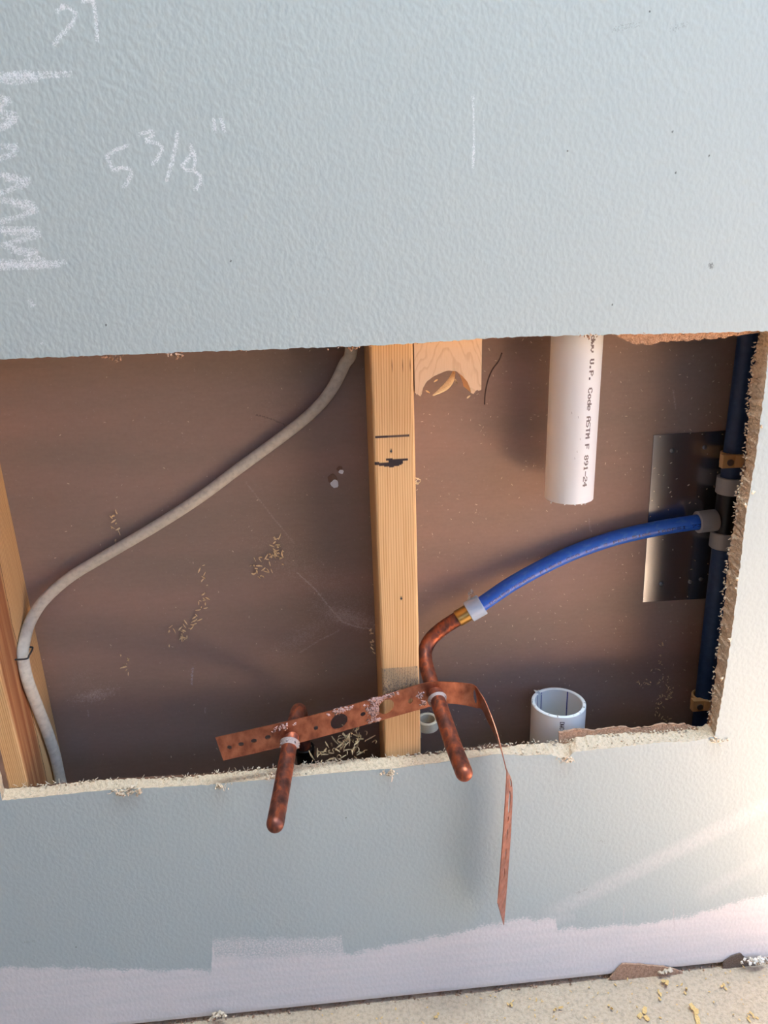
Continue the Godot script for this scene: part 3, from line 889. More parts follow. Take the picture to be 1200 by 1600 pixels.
# ---------------------------------------------------------------- the timber
func framing() -> void:
	# centre stud, with pen lines and a smear of black
	var sx := 0.0408
	var st := stud_mesh(sx, sx + 0.0385, -0.0185, BOARD_Z + 0.0002, 0.04, 1.0, 201)
	var img := wood_image(768, 1024, Color(0.90, 0.735, 0.53), Color(0.76, 0.55, 0.33), 92.0, 202, 1.6)
	var total := 2.0 * 0.0885 + 0.0385
	var p := Paint.new()
	p.r.seed = 203
	p.img = img
	p.w = 768
	p.h = 1024
	p.k = 1.0
	var ink := Color(0.16, 0.11, 0.13)
	var u_of := func(q: Vector2) -> Vector2: return Vector2((0.0885 + q.x - sx) / total * 768.0, 1024.0 - (1.0 - (1.0 - q.y) / 0.96) * 1024.0)
	for l in [[[Vector2(0.0428, 0.68), Vector2(0.0539, 0.6801), Vector2(0.0744, 0.6802)], 2.0], [[Vector2(0.0413, 0.6555), Vector2(0.0501, 0.6544), Vector2(0.0572, 0.6552), Vector2(0.0649, 0.6548)], 2.2], [[Vector2(0.0544, 0.6578), Vector2(0.0596, 0.6563), Vector2(0.0679, 0.6558), Vector2(0.0649, 0.6542), Vector2(0.0572, 0.6528), Vector2(0.0501, 0.6538)], 2.6], [[Vector2(0.052, 0.6585), Vector2(0.062, 0.6574), Vector2(0.0727, 0.6574)], 1.4]]:
		for i in (l[0] as Array).size() - 1:
			var a: Vector2 = u_of.call(l[0][i])
			var b: Vector2 = u_of.call(l[0][i + 1])
			for s in 120:
				var c := a.lerp(b, s / 120.0)
				for yy in int(ceil(l[1])): p.dab(int(c.x), int(c.y) + yy, ink, 0.6)
	for q in [Vector2(0.0598, 0.7426), Vector2(0.0694, 0.7427), Vector2(0.0763, 0.743)]:
		var c: Vector2 = u_of.call(q)
		for yy in range(-6, 7):
			for xx in 3: p.dab(int(c.x) + xx, int(c.y) + yy, Color(0.40, 0.25, 0.14), 0.7 * (1.0 - absf(yy) / 7.0))
	for q in [Vector2(0.057, 0.6655), Vector2(0.0627, 0.5165)]:
		var c: Vector2 = u_of.call(q)
		for yy in range(-2, 3):
			for xx in range(-3, 4): p.dab(int(c.x) + xx, int(c.y) + yy, Color(0.25, 0.17, 0.12), 0.75 if absi(xx) < 2 and absi(yy) < 2 else 0.2)
	# grey saw-scorched patch just above the copper strap
	var a0: Vector2 = u_of.call(Vector2(0.0379, 0.4389))
	var a1: Vector2 = u_of.call(Vector2(0.0765, 0.4024))
	for y in range(int(a0.y), int(a1.y)):
		for x in range(int(a0.x), int(a1.x) + 6):
			var f := (y - a0.y) / (a1.y - a0.y)
			p.dab(x, y, Color(0.55, 0.50, 0.44), 0.55 * p.r.randf_range(0.5, 1.0))
			if p.r.randf() < 0.55 * f * f + 0.05: p.dab(x, y, Color(0.13, 0.14, 0.20), 0.7)
	var wm := mat(Color.WHITE, 0.72)
	wm.albedo_texture = ImageTexture.create_from_image(img)
	var stud := thing("wall_stud", "pale pine stud standing in the middle of the hole with two black pen marks", "stud", Vector3(sx, 0.04, -0.06))
	stud.set_meta("base", stud.position)
	obj("timber", st, wm, stud)
	for q in [Vector3(0.057, 0.6655, -0.0185), Vector3(0.0627, 0.5165, -0.0185)]:
		st = begin()
		tube(st, [(q as Vector3) + Vector3(0, 0, -0.001), (q as Vector3) + Vector3(0, 0, 0.0004)], 0.0011, 10)
		obj("nail_head", st, M.staple, stud)
	# left stud, half covered by the sheet
	var lx := -0.3655
	st = stud_mesh(lx, lx + 0.0385, -0.0185, BOARD_Z + 0.0002, 0.04, 1.0, 211)
	img = wood_image(768, 1024, Color(0.87, 0.70, 0.49), Color(0.70, 0.50, 0.30), 84.0, 212, 1.4, Color(0.58, 0.34, 0.19), 0.60, 0.78)
	# dark bark seam along the narrow side
	var nn := field(0.01, 213, 3)
	for y in 1024:
		var cx := 0.782 * 768.0 + nn.get_noise_2d(y, 0) * 12.0
		var ww := 1.5 + 3.0 * absf(nn.get_noise_2d(y * 0.7, 50.0))
		for x in range(int(cx - ww), int(cx + ww)): img.set_pixel(clampi(x, 0, 767), y, img.get_pixel(clampi(x, 0, 767), y).lerp(Color(0.20, 0.11, 0.06), 0.75))
	wm = mat(Color.WHITE, 0.72)
	wm.albedo_texture = ImageTexture.create_from_image(img)
	stud = thing("wall_stud", "reddish stud at the left end of the hole with the cable stapled to its side", "stud", Vector3(lx, 0.04, -0.06))
	stud.set_meta("base", stud.position)
	obj("timber", st, wm, stud)
	# stud behind the right edge of the hole
	st = stud_mesh(0.4475, 0.486, -0.0185, BOARD_Z + 0.0002, 0.04, 1.0, 221)
	stud = thing("wall_stud", "shaded stud behind the right edge of the hole next to the blue riser", "stud", Vector3(0.4475, 0.04, -0.06))
	stud.set_meta("base", stud.position)
	obj("timber", st, wm, stud)
	# blocking with half of a bored hole left in its lower edge
	var out := []
	for q in [Vector2(0.0793, 0.7812), Vector2(0.0784, 0.7179), Vector2(0.0821, 0.7166), Vector2(0.085, 0.7144), Vector2(0.0862, 0.7169)]: out.append(q)
	for q in rough(resample([Vector2(0.0874, 0.722), Vector2(0.0915, 0.7276), Vector2(0.0973, 0.7318), Vector2(0.1042, 0.7349), Vector2(0.1111, 0.7363), Vector2(0.1181, 0.7349), Vector2(0.1238, 0.7306), Vector2(0.1279, 0.7248), Vector2(0.1303, 0.7189)], 24), 0.0006, 231): out.append(q)
	for q in [Vector2(0.1309, 0.7154), Vector2(0.1332, 0.7144), Vector2(0.135, 0.717), Vector2(0.1367, 0.718), Vector2(0.1379, 0.7168), Vector2(0.1402, 0.7179), Vector2(0.1407, 0.7789)]: out.append(q)
	out[0].y = 0.84
	out[0].x = sx + 0.0392
	out[1].x = sx + 0.0392
	out[out.size() - 1].y = 0.84
	st = begin()
	slab(st, out, -0.019, -0.0565, Vector2(0.075, 0.70), Vector2(0.075, 0.15))
	var bw := 300
	var bh := 512
	var bi := Image.create(bw, bh, false, Image.FORMAT_RGB8)
	var bn := field(0.01, 232, 3)
	var bf := field(0.12, 233, 2)
	for y in bh:
		for x in bw:
			var dx := (x - 135.0) / 90.0
			var wy := 1.0 - float(y) / bh
			# cathedral grain: arches that open downwards
			var g := (wy * 6.0 + dx * dx * 1.3 * (1.0 if dx < 0 else 0.8)) * 1.5 + bn.get_noise_2d(x, y * 0.5) * 1.2
			var f: float = g - floorf(g)
			var l := smoothstep(0.55, 0.9, f) * (1.0 - smoothstep(0.9, 1.0, f))
			var c := Color(0.92, 0.78, 0.63).lerp(Color(0.80, 0.62, 0.46), clampf(l * 0.4 + 0.18 * bf.get_noise_2d(x * 1.5, y * 0.2), 0, 1))
			bi.set_pixel(x, y, c)
	wm = mat(Color.WHITE, 0.72)
	wm.albedo_texture = ImageTexture.create_from_image(bi)
	var blk := thing("wood_block", "short pale wood block beside the middle stud with a half round cut below", "block", Vector3(0.1, 0.72, -0.03))
	blk.set_meta("base", blk.position)
	obj("timber", st, wm, blk)

# ---------------------------------------------------------------- pipes, strap, cable, plate
# a pane of strap between two stations, with a hole or without; f(u, v) gives the place, n the front
func strap_panel(st: SurfaceTool, f: Callable, u0: float, u1: float, hole: Array, thick: float) -> void:
	var put := func(a: Array, side: float) -> Vector3: return (f.call(a[0], a[1]) as Vector3) + (f.call(a[0], 2.0 + a[1]) as Vector3) * side * thick * 0.5
	var nrm := func(a: Array) -> Vector3: return f.call(a[0], 2.0 + a[1])
	var loop := []
	if hole.is_empty():
		var nu := 6
		for i in nu:
			var ua := lerpf(u0, u1, float(i) / nu)
			var ub := lerpf(u0, u1, float(i + 1) / nu)
			loop.append([[ua, 0.0], [ub, 0.0], [ub, 1.0], [ua, 1.0]])
	else:
		var hu: float = hole[0]
		var hv: float = hole[1]
		var ru: float = hole[2]
		var rv: float = hole[3]
		var n := 32
		for k in n:
			var q := []
			for e in [k, k + 1]:
				var a: float = TAU * e / n + 0.0001
				var c := Vector2(cos(a) * ru, sin(a) * rv)
				var tu := ((u1 - hu) if c.x > 0 else (u0 - hu)) / c.x / 1.0
				var tv := ((1.0 - hv) if c.y > 0 else (0.0 - hv)) / c.y
				var t := minf(absf(tu), absf(tv))
				q.append([clampf(hu + c.x * t, u0, u1), clampf(hv + c.y * t, 0, 1)])
				q.append([hu + c.x, hv + c.y])
			loop.append([q[0], q[2], q[3], q[1]])
			# corner fill
			if (q[0][0] != q[2][0]) and (q[0][1] != q[2][1]):
				var cu: float = q[0][0] if (q[0][0] == u0 or q[0][0] == u1) else q[2][0]
				var cv: float = q[0][1] if (q[0][1] == 0.0 or q[0][1] == 1.0) else q[2][1]
				loop.append([q[0], [cu, cv], q[2], q[2]])
			var wa: Vector3 = put.call(q[1], 1.0)
			var wb: Vector3 = put.call(q[3], 1.0)
			var wc: Vector3 = put.call(q[3], -1.0)
			var wd: Vector3 = put.call(q[1], -1.0)
			var cc: Vector3 = f.call(hu, hv)
			quad(st, wa, wb, wc, wd, (cc - (wa + wc) * 0.5).normalized())
	for q in loop:
		for side in [1.0, -1.0]:
			var p := []
			var n := []
			for a in q:
				p.append(put.call(a, side))
				n.append((nrm.call(a) as Vector3) * side)
			tri(st, p[0], p[1], p[2], n[0], n[1], n[2])
			if q[3] != q[2]: tri(st, p[0], p[2], p[3], n[0], n[2], n[3])
	for v in [0.0, 1.0]:
		for i in 6:
			var a := [lerpf(u0, u1, i / 6.0), v]
			var b := [lerpf(u0, u1, (i + 1) / 6.0), v]
			var pa: Vector3 = put.call(a, 1.0)
			var pd: Vector3 = put.call(a, -1.0)
			quad(st, pa, put.call(b, 1.0), put.call(b, -1.0), pd, ((f.call(a[0], v) as Vector3) - (f.call(a[0], 1.0 - v) as Vector3)).normalized())

func closed_end(tip: Vector3, back: Vector3, r: float) -> Array:
	# the last points and radii of a spun, pointed pipe end
	var d := (tip - back).normalized()
	var pts := []
	var rad := []
	for k in 12:
		var a := PI * 0.5 * k / 11.0
		pts.append(tip - d * r * 1.05 * (1.0 - sin(a)))
		rad.append(maxf(r * pow(cos(a), 0.85), 0.0002))
	return [pts, rad]

func stub(path: Array, r: float) -> SurfaceTool:
	# path starts at the tip
	var e := closed_end(path[0], path[1], r)
	var pts := []
	var rad := []
	for k in range(11, -1, -1):
		pts.append(e[0][k])
		rad.append(e[1][k])
	var rest := smooth(path, 10)
	for q in rest:
		if (q as Vector3).distance_to(path[0]) > r * 1.25:
			pts.append(q)
			rad.append(r)
	var st := begin()
	tube(st, pts, rad, 32, true)
	return st

func plumbing() -> void:
	var st := begin()
	# ---- upper white pipe with its printing
	var pr := 0.02415
	var px_ := Vector3(0.2398, 0.6807, -0.06)
	var bot: Vector3 = Vector3(0.2418, 0.5969, -0.06)
	var y_end := bot.y
	var img := Image.create(768, 1024, false, Image.FORMAT_RGB8)
	img.fill(Color(0.98, 0.985, 0.985))
	var ly := 0.42
	var ty := y_end + ly
	var y_u := Vector3(0.2472, 0.7384, -0.036).y
	var y_4 := Vector3(0.2471, 0.6141, -0.036).y
	var adv := (y_u - y_4) / 23.0 / ly * 1024.0
	var glyph := 0.0047 / (TAU * pr) * 768.0 / 7.0
	var ux := (0.25 + 17.0 / 360.0) * 768.0 + glyph * 3.5
	print_dots(img, "dwv U.P. Code ASTM F 891-24", ux, (ty - y_u) / ly * 1024.0 - adv * 4.0, Vector2(0, adv / 6.0), Vector2(-glyph, 0), Color(0.27, 0.21, 0.21), 4, 0.8)
	for q in [[0.20, 0.40], [0.205, 0.42], [0.19, 0.78], [0.23, 0.79], [0.25, 0.84], [0.235, 0.87], [0.222, 0.885], [0.26, 0.56]]:
		for k in 5: img.set_pixel(int(q[0] * 768) + k / 3, int(q[1] * 1024) + k, Color(0.45, 0.42, 0.40))
	var pm := mat(Color.WHITE, 0.38)
	pm.albedo_texture = ImageTexture.create_from_image(img)
	pm.uv1_scale = Vector3(1, 1.0 / ly, 1)
	var path := []
	for k in 9: path.append(Vector3(px_.x + 0.0004, ty - ly * k / 8.0 * 0.999, -0.06))
	st = begin()
	tube(st, path, pr, 56, false, 1.0, Vector3(0, 0, 1))
	var pipe := thing("drain_pipe", "white plastic drain pipe with black printing hanging into the hole from above", "pipe", Vector3(px_.x, ty, -0.06))
	pipe.set_meta("base", pipe.position)
	obj("tube", st, pm, pipe)
	st = begin()
	sleeve(st, Vector3(px_.x + 0.0004, y_end, -0.06), Vector3(px_.x + 0.0004, ty - 0.002, -0.06), pr - 0.0035, pr - 0.0002, 48)
	obj("inner_wall", st, M.inner_pvc, pipe)
	st = begin()
	var rr := RandomNumberGenerator.new()
	rr.seed = 301
	for q in [0.1, 0.22, 0.3, 0.36, 0.4]:
		var a: float = PI + PI * q * 1.6
		lump(st, Vector3(px_.x + cos(a) * pr, y_end + 0.0002, -0.06 - sin(a) * pr), Vector3(0.0016, 0.001, 0.0012), rr)
	obj("burr", st, M.inner_pvc, pipe)
	# ---- lower white pipe stub, open at the top
	var r2 := 0.0302
	var c2: Vector3 = Vector3(0.2404, 0.3528, -0.06)
	c2.x = 0.2415
	c2.z = -0.062
	var top2 := c2.y + 0.0015
	var i2 := Image.create(512, 256, false, Image.FORMAT_RGB8)
	i2.fill(Color(0.975, 0.97, 0.95))
	print_dots(i2, "DWC", 119.0, 11.0, Vector2(0, 1.25), Vector2(-1.7, 0), Color(0.2, 0.16, 0.18), 2, 0.9)
	var m2 := mat(Color.WHITE, 0.38)
	m2.albedo_texture = ImageTexture.create_from_image(i2)
	m2.uv1_scale = Vector3(1, 1.0 / 0.12, 1)
	pipe = thing("drain_pipe", "wide white pipe stub open at the top standing in the hole behind torn brown paper", "pipe", Vector3(c2.x, top2 - 0.2, c2.z))
	pipe.set_meta("base", pipe.position)
	st = begin()
	tube(st, [Vector3(c2.x, top2 - 0.0007, c2.z), Vector3(c2.x, top2 - 0.12, c2.z)], r2, 56, false, 1.0, Vector3(0, 0, 1))
	obj("tube", st, m2, pipe)
	st = begin()
	sleeve(st, Vector3(c2.x, top2 - 0.2, c2.z), Vector3(c2.x, top2, c2.z), r2 - 0.0042, r2 - 0.0002, 56)
	obj("inner_wall", st, M.inner_pvc, pipe)
	for q in [[-0.0188, 0.010, 0.04], [-0.0130, 0.007, 0.026], [0.0168, 0.010, 0.04]]:
		st = begin()
		var ri := r2 - 0.0044
		var zz := -sqrt(maxf(ri * ri - q[0] * q[0], 0.0))
		var w := []
		for k in 2:
			var a := atan2(zz, q[0]) + (k - 0.5) * 0.05
			w.append(Vector3(c2.x + cos(a) * ri, 0, c2.z + sin(a) * ri))
		var up := Vector3.UP
		var inn := Vector3(-q[0], 0, -zz).normalized()
		quad(st, w[0] + up * (top2 - 0.001), w[1] + up * (top2 - 0.001), w[1] + up * (top2 - q[2]), w[0] + up * (top2 - q[2]), inn)
		obj("blue_stripe", st, M.ink_blue, pipe)
	st = begin()
	for k in 11:
		var a := rr.randf() * TAU
		lump(st, Vector3(c2.x + cos(a) * r2 * 0.95, top2 + 0.0003, c2.z + sin(a) * r2 * 0.95), Vector3(0.0016, 0.0009, 0.0016), rr)
	lump(st, Vector3(c2.x - r2 * 0.62, top2 + 0.001, c2.z - r2 * 0.72), Vector3(0.005, 0.002, 0.003), rr)
	obj("burr", st, M.inner_pvc, pipe)
	# ---- copper stub-outs
	var cr := 0.0079
	var asm := thing("copper_stub_outs", "two copper stub pipes with closed ends soldered through one perforated copper strap", "copper pipes", Vector3(0.0413, 0.3984, -0.012))
	asm.set_meta("base", asm.position)
	var pl := [Vector3(-0.0662, 0.3662, 0.112), Vector3(-0.0614, 0.3661, 0.05), Vector3(-0.0566, 0.372, 0.004), Vector3(-0.0543, 0.3768, -0.006), Vector3(-0.0519, 0.3779, -0.025), Vector3(-0.0495, 0.3791, -0.04), Vector3(-0.048, 0.3763, -0.051), Vector3(-0.047, 0.3637, -0.06), Vector3(-0.0462, 0.345, -0.063), Vector3(-0.0467, 0.3165, -0.063)]
	var stub_l := obj("stub_pipe", stub(pl, cr), M.copper, asm)
	stub_l.set_meta("label", "left stub pipe")
	var rp := [Vector3(0.1041, 0.3971, 0.104), Vector3(0.1009, 0.3969, 0.056), Vector3(0.097, 0.4042, 0.012), Vector3(0.0951, 0.4074, -0.013), Vector3(0.0924, 0.4129, -0.035), Vector3(0.0905, 0.4205, -0.055), Vector3(0.0919, 0.4284, -0.067), Vector3(0.0992, 0.4375, -0.075), Vector3(0.1117, 0.4475, -0.078), Vector3(0.1275, 0.4571, -0.079), Vector3(0.1411, 0.4645, -0.08)]
	var stub_r := obj("stub_pipe", stub(rp, cr), M.copper, asm)
	stub_r.set_meta("label", "right stub pipe")
	var n_brass := [Vector3(0.1293, 0.458, -0.0792), Vector3(0.1453, 0.4663, -0.0803)]
	st = begin()
	sleeve(st, n_brass[0], n_brass[1], cr - 0.001, cr + 0.0013, 28)
	var br := obj("brass_collar", st, M.brass, stub_r)
	br.set_meta("label", "brass collar")
	# solder collars where the pipes leave the strap
	for q in [[stub_l, [Vector3(-0.056, 0.3736, 0), Vector3(-0.0569, 0.3713, 0.006)]], [stub_r, [Vector3(0.0956, 0.4061, -0.008), Vector3(0.0963, 0.4046, -0.002)]]]:
		st = begin()
		var a: Vector3 = q[1][0]
		var b: Vector3 = q[1][1]
		tube(st, [a, a.lerp(b, 0.25), a.lerp(b, 0.6), b], [cr + 0.0022, cr + 0.0014, cr + 0.0008, cr + 0.0001], 26)
		for k in 7:
			var an := rr.randf() * TAU
			var t := (b - a).normalized()
			var u := t.cross(Vector3.UP).normalized()
			lump(st, a.lerp(b, rr.randf()) + (u * cos(an) + t.cross(u) * sin(an)) * (cr + 0.001), Vector3(0.0022, 0.0018, 0.0018), rr)
		obj("solder_joint", st, M.solder, q[0])
	# ---- perforated strap
	var tops := [Vector3(-0.1282, 0.3894, 0.004), Vector3(-0.0563, 0.397, -0.003), Vector3(-0.0109, 0.4033, -0.007), Vector3(0.0417, 0.4127, -0.012), Vector3(0.0842, 0.4218, -0.0145), Vector3(0.1062, 0.4204, -0.016), Vector3(0.1266, 0.4156, -0.018), Vector3(0.1353, 0.4144, -0.015), Vector3(0.139, 0.4124, -0.004), Vector3(0.1433, 0.4061, 0.01), Vector3(0.1509, 0.3821, 0.024), Vector3(0.1565, 0.3519, 0.038), Vector3(0.1569, 0.3443, 0.041), Vector3(0.155, 0.2841, 0.042), Vector3(0.1516, 0.2106, 0.043), Vector3(0.1504, 0.1838, 0.043)]
	var bots := [Vector3(-0.1232, 0.3616, 0.004), Vector3(-0.0584, 0.3682, -0.003), Vector3(-0.0125, 0.3749, -0.007), Vector3(0.0408, 0.3838, -0.012), Vector3(0.0838, 0.3921, -0.0145), Vector3(0.1061, 0.3945, -0.016), Vector3(0.1267, 0.3891, -0.018), Vector3(0.1378, 0.3863, -0.016), Vector3(0.1426, 0.3883, -0.01), Vector3(0.1472, 0.3793, 0), Vector3(0.1559, 0.3601, 0.01), Vector3(0.1617, 0.3366, 0.021), Vector3(0.1681, 0.3161, 0.021), Vector3(0.1681, 0.2647, 0.022), Vector3(0.1653, 0.1785, 0.022), Vector3(0.1631, 0.1285, 0.022)]
	var dense := [[], []]
	for e in 2:
		dense[e] = smooth(tops if e == 0 else bots, 8)
	var last: int = (dense[0] as Array).size() - 1
	var f := func(u: float, v: float) -> Vector3:
		var want_n := v > 1.5
		var vv := v - 2.0 if want_n else v
		var x := clampf(u, 0.0, 1.0) * last
		var i := mini(int(x), last - 1)
		var t := x - i
		var a: Vector3 = (dense[0][i] as Vector3).lerp(dense[0][i + 1], t)
		var b: Vector3 = (dense[1][i] as Vector3).lerp(dense[1][i + 1], t)
		if not want_n: return a.lerp(b, vv)
		var du: Vector3 = (dense[0][i + 1] as Vector3).lerp(dense[1][i + 1], vv) - (dense[0][i] as Vector3).lerp(dense[1][i], vv)
		return du.cross(a - b).normalized()
	st = begin()
	# stations: s(k) is the share of the way at the k-th pair of edge points
	var s := func(k: float) -> float: return k / 15.0
	var holes := [
		[s.call(0.0), s.call(0.11), []],
		[s.call(0.11), s.call(0.28), [s.call(0.20), 0.52, 0.0024, 0.085]],
		[s.call(0.28), s.call(0.45), [s.call(0.37), 0.50, 0.0024, 0.085]],
		[s.call(0.45), s.call(0.62), [s.call(0.535), 0.48, 0.0024, 0.085]],
		[s.call(0.62), s.call(0.80), [s.call(0.71), 0.46, 0.0024, 0.085]],
		[s.call(0.80), s.call(1.50), []],
		[s.call(1.50), s.call(1.72), [s.call(1.61), 0.56, 0.0034, 0.09]],
		[s.call(1.72), s.call(2.42), [s.call(2.12), 0.54, 0.0112, 0.31]],
		[s.call(2.42), s.call(2.75), [s.call(2.58), 0.52, 0.0032, 0.085]],
		[s.call(2.75), s.call(3.35), [s.call(3.05), 0.50, 0.0112, 0.29]],
		[s.call(3.35), s.call(3.75), [s.call(3.60), 0.55, 0.0038, 0.10]],
		[s.call(3.75), s.call(4.0), []], [s.call(4.0), s.call(5.0), []], [s.call(5.0), s.call(6.0), []], [s.call(6.0), s.call(6.6), []],
		[s.call(6.6), s.call(7.4), [s.call(7.0), 0.50, 0.014, 0.30]],
		[s.call(7.4), s.call(8.0), []], [s.call(8.0), s.call(9.0), []], [s.call(9.0), s.call(10.0), []], [s.call(10.0), s.call(11.0), []], [s.call(11.0), s.call(11.8), []],
		[s.call(11.8), s.call(12.2), [s.call(12.0), 0.72, 0.009, 0.18]],
		[s.call(12.2), s.call(12.75), [s.call(12.55), 0.55, 0.018, 0.14]],
		[s.call(12.75), s.call(13.0), [s.call(12.88), 0.50, 0.004, 0.07]],
		[s.call(13.0), s.call(13.3), [s.call(13.15), 0.50, 0.006, 0.07]],
		[s.call(13.3), s.call(13.6), [s.call(13.45), 0.50, 0.006, 0.07]],
		[s.call(13.6), s.call(13.9), [s.call(13.75), 0.50, 0.006, 0.07]],
		[s.call(13.9), s.call(15.0), []]]
	for q in holes: strap_panel(st, f, q[0], q[1], q[2], 0.0009)
	for u in [0.0, 1.0]:
		var e0: Vector3 = f.call(u, 0.0)
		var e1: Vector3 = f.call(u, 1.0)
		var en: Vector3 = f.call(u, 2.5)
		var outw := ((f.call(u, 0.5) as Vector3) - (f.call(absf(u - 0.01), 0.5) as Vector3)).normalized()
		quad(st, e0 + en * 0.00045, e1 + en * 0.00045, e1 - en * 0.00045, e0 - en * 0.00045, outw)
	var strap := obj("strap", st, M.strap, asm)
	strap.set_meta("label", "perforated copper strap")
	# pale flux left by the soldering
	for q in [[2.12, 0.10, 0.008, 0.0022, 40], [2.80, 0.45, 0.0055, 0.013, 170], [0.90, 0.2, 0.006, 0.003, 24], [3.86, 0.45, 0.003, 0.003, 16], [3.95, 0.80, 0.003, 0.002, 12], [3.00, 0.08, 0.009, 0.0022, 50]]:
		st = begin()
		for k in q[4]:
			var u: float = (q[0] + rr.randfn(0, 0.5) * q[2] / 0.038) / 15.0
			var v: float = clampf(q[1] + rr.randfn(0, 0.5) * q[3] / 0.024, 0.05, 0.95)
			# not on the open holes
			var on_hole := false
			for h in holes:
				if h[2].size() == 4 and pow((u - h[2][0]) / (h[2][2] * 1.08), 2) + pow((v - h[2][1]) / (h[2][3] * 1.08), 2) < 1.0: on_hole = true
			if on_hole: continue
			var at: Vector3 = f.call(u, v)
			var n: Vector3 = f.call(u, 2.0 + v)
			if n.z < 0: n = -n
			lump(st, at + n * 0.00045, Vector3(0.0024, 0.0021, 0.00022), rr)
		obj("flux_stain", st, M.flux, strap)
	# ---- black fitting under the left elbow
	var bf := thing("black_fitting", "black plastic pipe end with a shiny ring under the left copper elbow", "fitting", Vector3(-0.0473, 0.2968, -0.063))
	bf.set_meta("base", bf.position)
	var bt: Vector3 = Vector3(-0.046, 0.3215, -0.063)
	st = begin()
	sleeve(st, bt + Vector3(0, -0.008, 0), bt, 0.0082, 0.0112, 32)
	obj("ring", st, M.black, bf)
	st = begin()
	tube(st, [bt + Vector3(0, -0.006, 0), bt + Vector3(0.001, -0.03, 0), bt + Vector3(0.003, -0.10, 0)], 0.0098, 28)
	obj("tube", st, M.black_dull, bf)
	# ---- pale pipe clip on the right side of the centre stud
	var cc: Vector3 = Vector3(0.0894, 0.3449, -0.062)
	var clip := thing("pipe_clip", "empty cream plastic pipe clip on the right side of the middle stud", "clip", cc)
	clip.set_meta("base", clip.position)
	cc.x = 0.0925
	st = begin()
	sleeve(st, cc + Vector3(0, -0.011, 0), cc + Vector3(0, 0.001, 0), 0.0085, 0.0122, 28)
	obj("loop", st, M.cream, clip)
	st = begin()
	box(st, cc + Vector3(-0.0131, -0.011, -0.018), cc + Vector3(-0.0095, 0.001, 0.018))
	obj("flange", st, M.cream, clip)
	# ---- blue water pipe
	var bp := smooth([Vector3(0.146, 0.467, -0.0803), Vector3(0.1599, 0.4742, -0.0825), Vector3(0.1914, 0.4917, -0.088), Vector3(0.2279, 0.5079, -0.093), Vector3(0.2639, 0.5219, -0.0955), Vector3(0.3062, 0.5346, -0.0955), Vector3(0.3481, 0.5429, -0.094), Vector3(0.3821, 0.5484, -0.0905), Vector3(0.4062, 0.5513, -0.0875)], 12)
	var bi := Image.create(256, 1024, false, Image.FORMAT_RGB8)
	bi.fill(Color(0.16, 0.42, 0.83))
	var dn := field(0.05, 311, 3)
	for y in 1024:
		for x in 256:
			var k := dn.get_noise_2d(x * 0.6, y * 0.5)
			bi.set_pixel(x, y, Color(0.145, 0.385, 0.80).lerp(Color(0.33, 0.52, 0.80), clampf(k * 0.9 - 0.05 + 0.35 * rng.randf() * maxf(k, 0.0), 0, 1)))
	print_dots(bi, "D2459/F2098 F1960 CSA 1/2 S PEX 5106 160PSI 73 S", 261.0, 60.0, Vector2(0, 2.9), Vector2(-2.3, 0), Color(0.03, 0.07, 0.22), 3, 0.9)
	var bm := mat(Color.WHITE, 0.4)
	bm.albedo_texture = ImageTexture.create_from_image(bi)
	bm.uv1_scale = Vector3(1, 1.0 / 0.32, 1)
	var blue := thing("water_pipe", "bright blue plastic water pipe curving from the copper elbow to the riser", "pipe", Vector3(0.2593, 0.5276, -0.083))
	blue.set_meta("base", blue.position)
	st = begin()
	tube(st, bp, 0.0083, 32, true, 1.0, Vector3(0, 1, 0))
	obj("tube", st, bm, blue)
	st = begin()
	sleeve(st, Vector3(0.1418, 0.4646, -0.0803), Vector3(0.1571, 0.4729, -0.0809), 0.0084, 0.0117, 36)
	var rg := obj("ring", st, M.ring_clear, blue)
	rg.set_meta("label", "milky clear ring")
	st = begin()
	sleeve(st, Vector3(0.3936, 0.5508, -0.0868), Vector3(0.4145, 0.552, -0.087), 0.0084, 0.0120, 36)
	rg = obj("ring", st, M.ring_grey, blue)
	rg.set_meta("label", "grey ring")
	# ---- riser: two lengths, tee, rings, clamps
	var rx := 0.4255
	var rz := -0.0855
	var rr2 := 0.0111
	var y_t: float = Vector3(0.4194, 0.5818, -0.0855).y
	var y_m: float = Vector3(0.4207, 0.5481, -0.0855).y
	var y_b: float = Vector3(0.4217, 0.5211, -0.0855).y
	var up_pipe := thing("water_riser", "blue plastic pipe with shade painted into its colour rising behind the right edge of the hole above the tee", "pipe", Vector3(rx, y_t, rz))
	up_pipe.set_meta("base", up_pipe.position)
	st = begin()
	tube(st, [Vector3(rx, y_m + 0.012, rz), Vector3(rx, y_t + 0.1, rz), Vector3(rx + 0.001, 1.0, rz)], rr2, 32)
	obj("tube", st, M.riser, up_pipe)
	st = begin()
	sleeve(st, Vector3(rx, y_t + 0.001, rz), Vector3(rx, y_t + 0.0195, rz), rr2, rr2 + 0.0032, 36)
	obj("ring", st, M.ring_grey, up_pipe)
	var lo_pipe := thing("water_riser", "blue plastic pipe with shade painted into its colour running down behind the right edge of the hole below the tee", "pipe", Vector3(rx, 0.05, rz))
	lo_pipe.set_meta("base", lo_pipe.position)
	st = begin()
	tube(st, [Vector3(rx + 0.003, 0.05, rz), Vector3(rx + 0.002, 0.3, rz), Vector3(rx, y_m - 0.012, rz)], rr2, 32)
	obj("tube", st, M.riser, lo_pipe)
	st = begin()
	sleeve(st, Vector3(rx, y_b - 0.0005, rz), Vector3(rx, y_b + 0.0180, rz), rr2, rr2 + 0.0032, 36)
	obj("ring", st, M.ring_grey, lo_pipe)
	var tee := thing("pipe_tee", "black plastic tee joining the blue branch pipe to the riser", "fitting", Vector3(rx, y_m, rz))
	tee.set_meta("base", tee.position)
	st = begin()
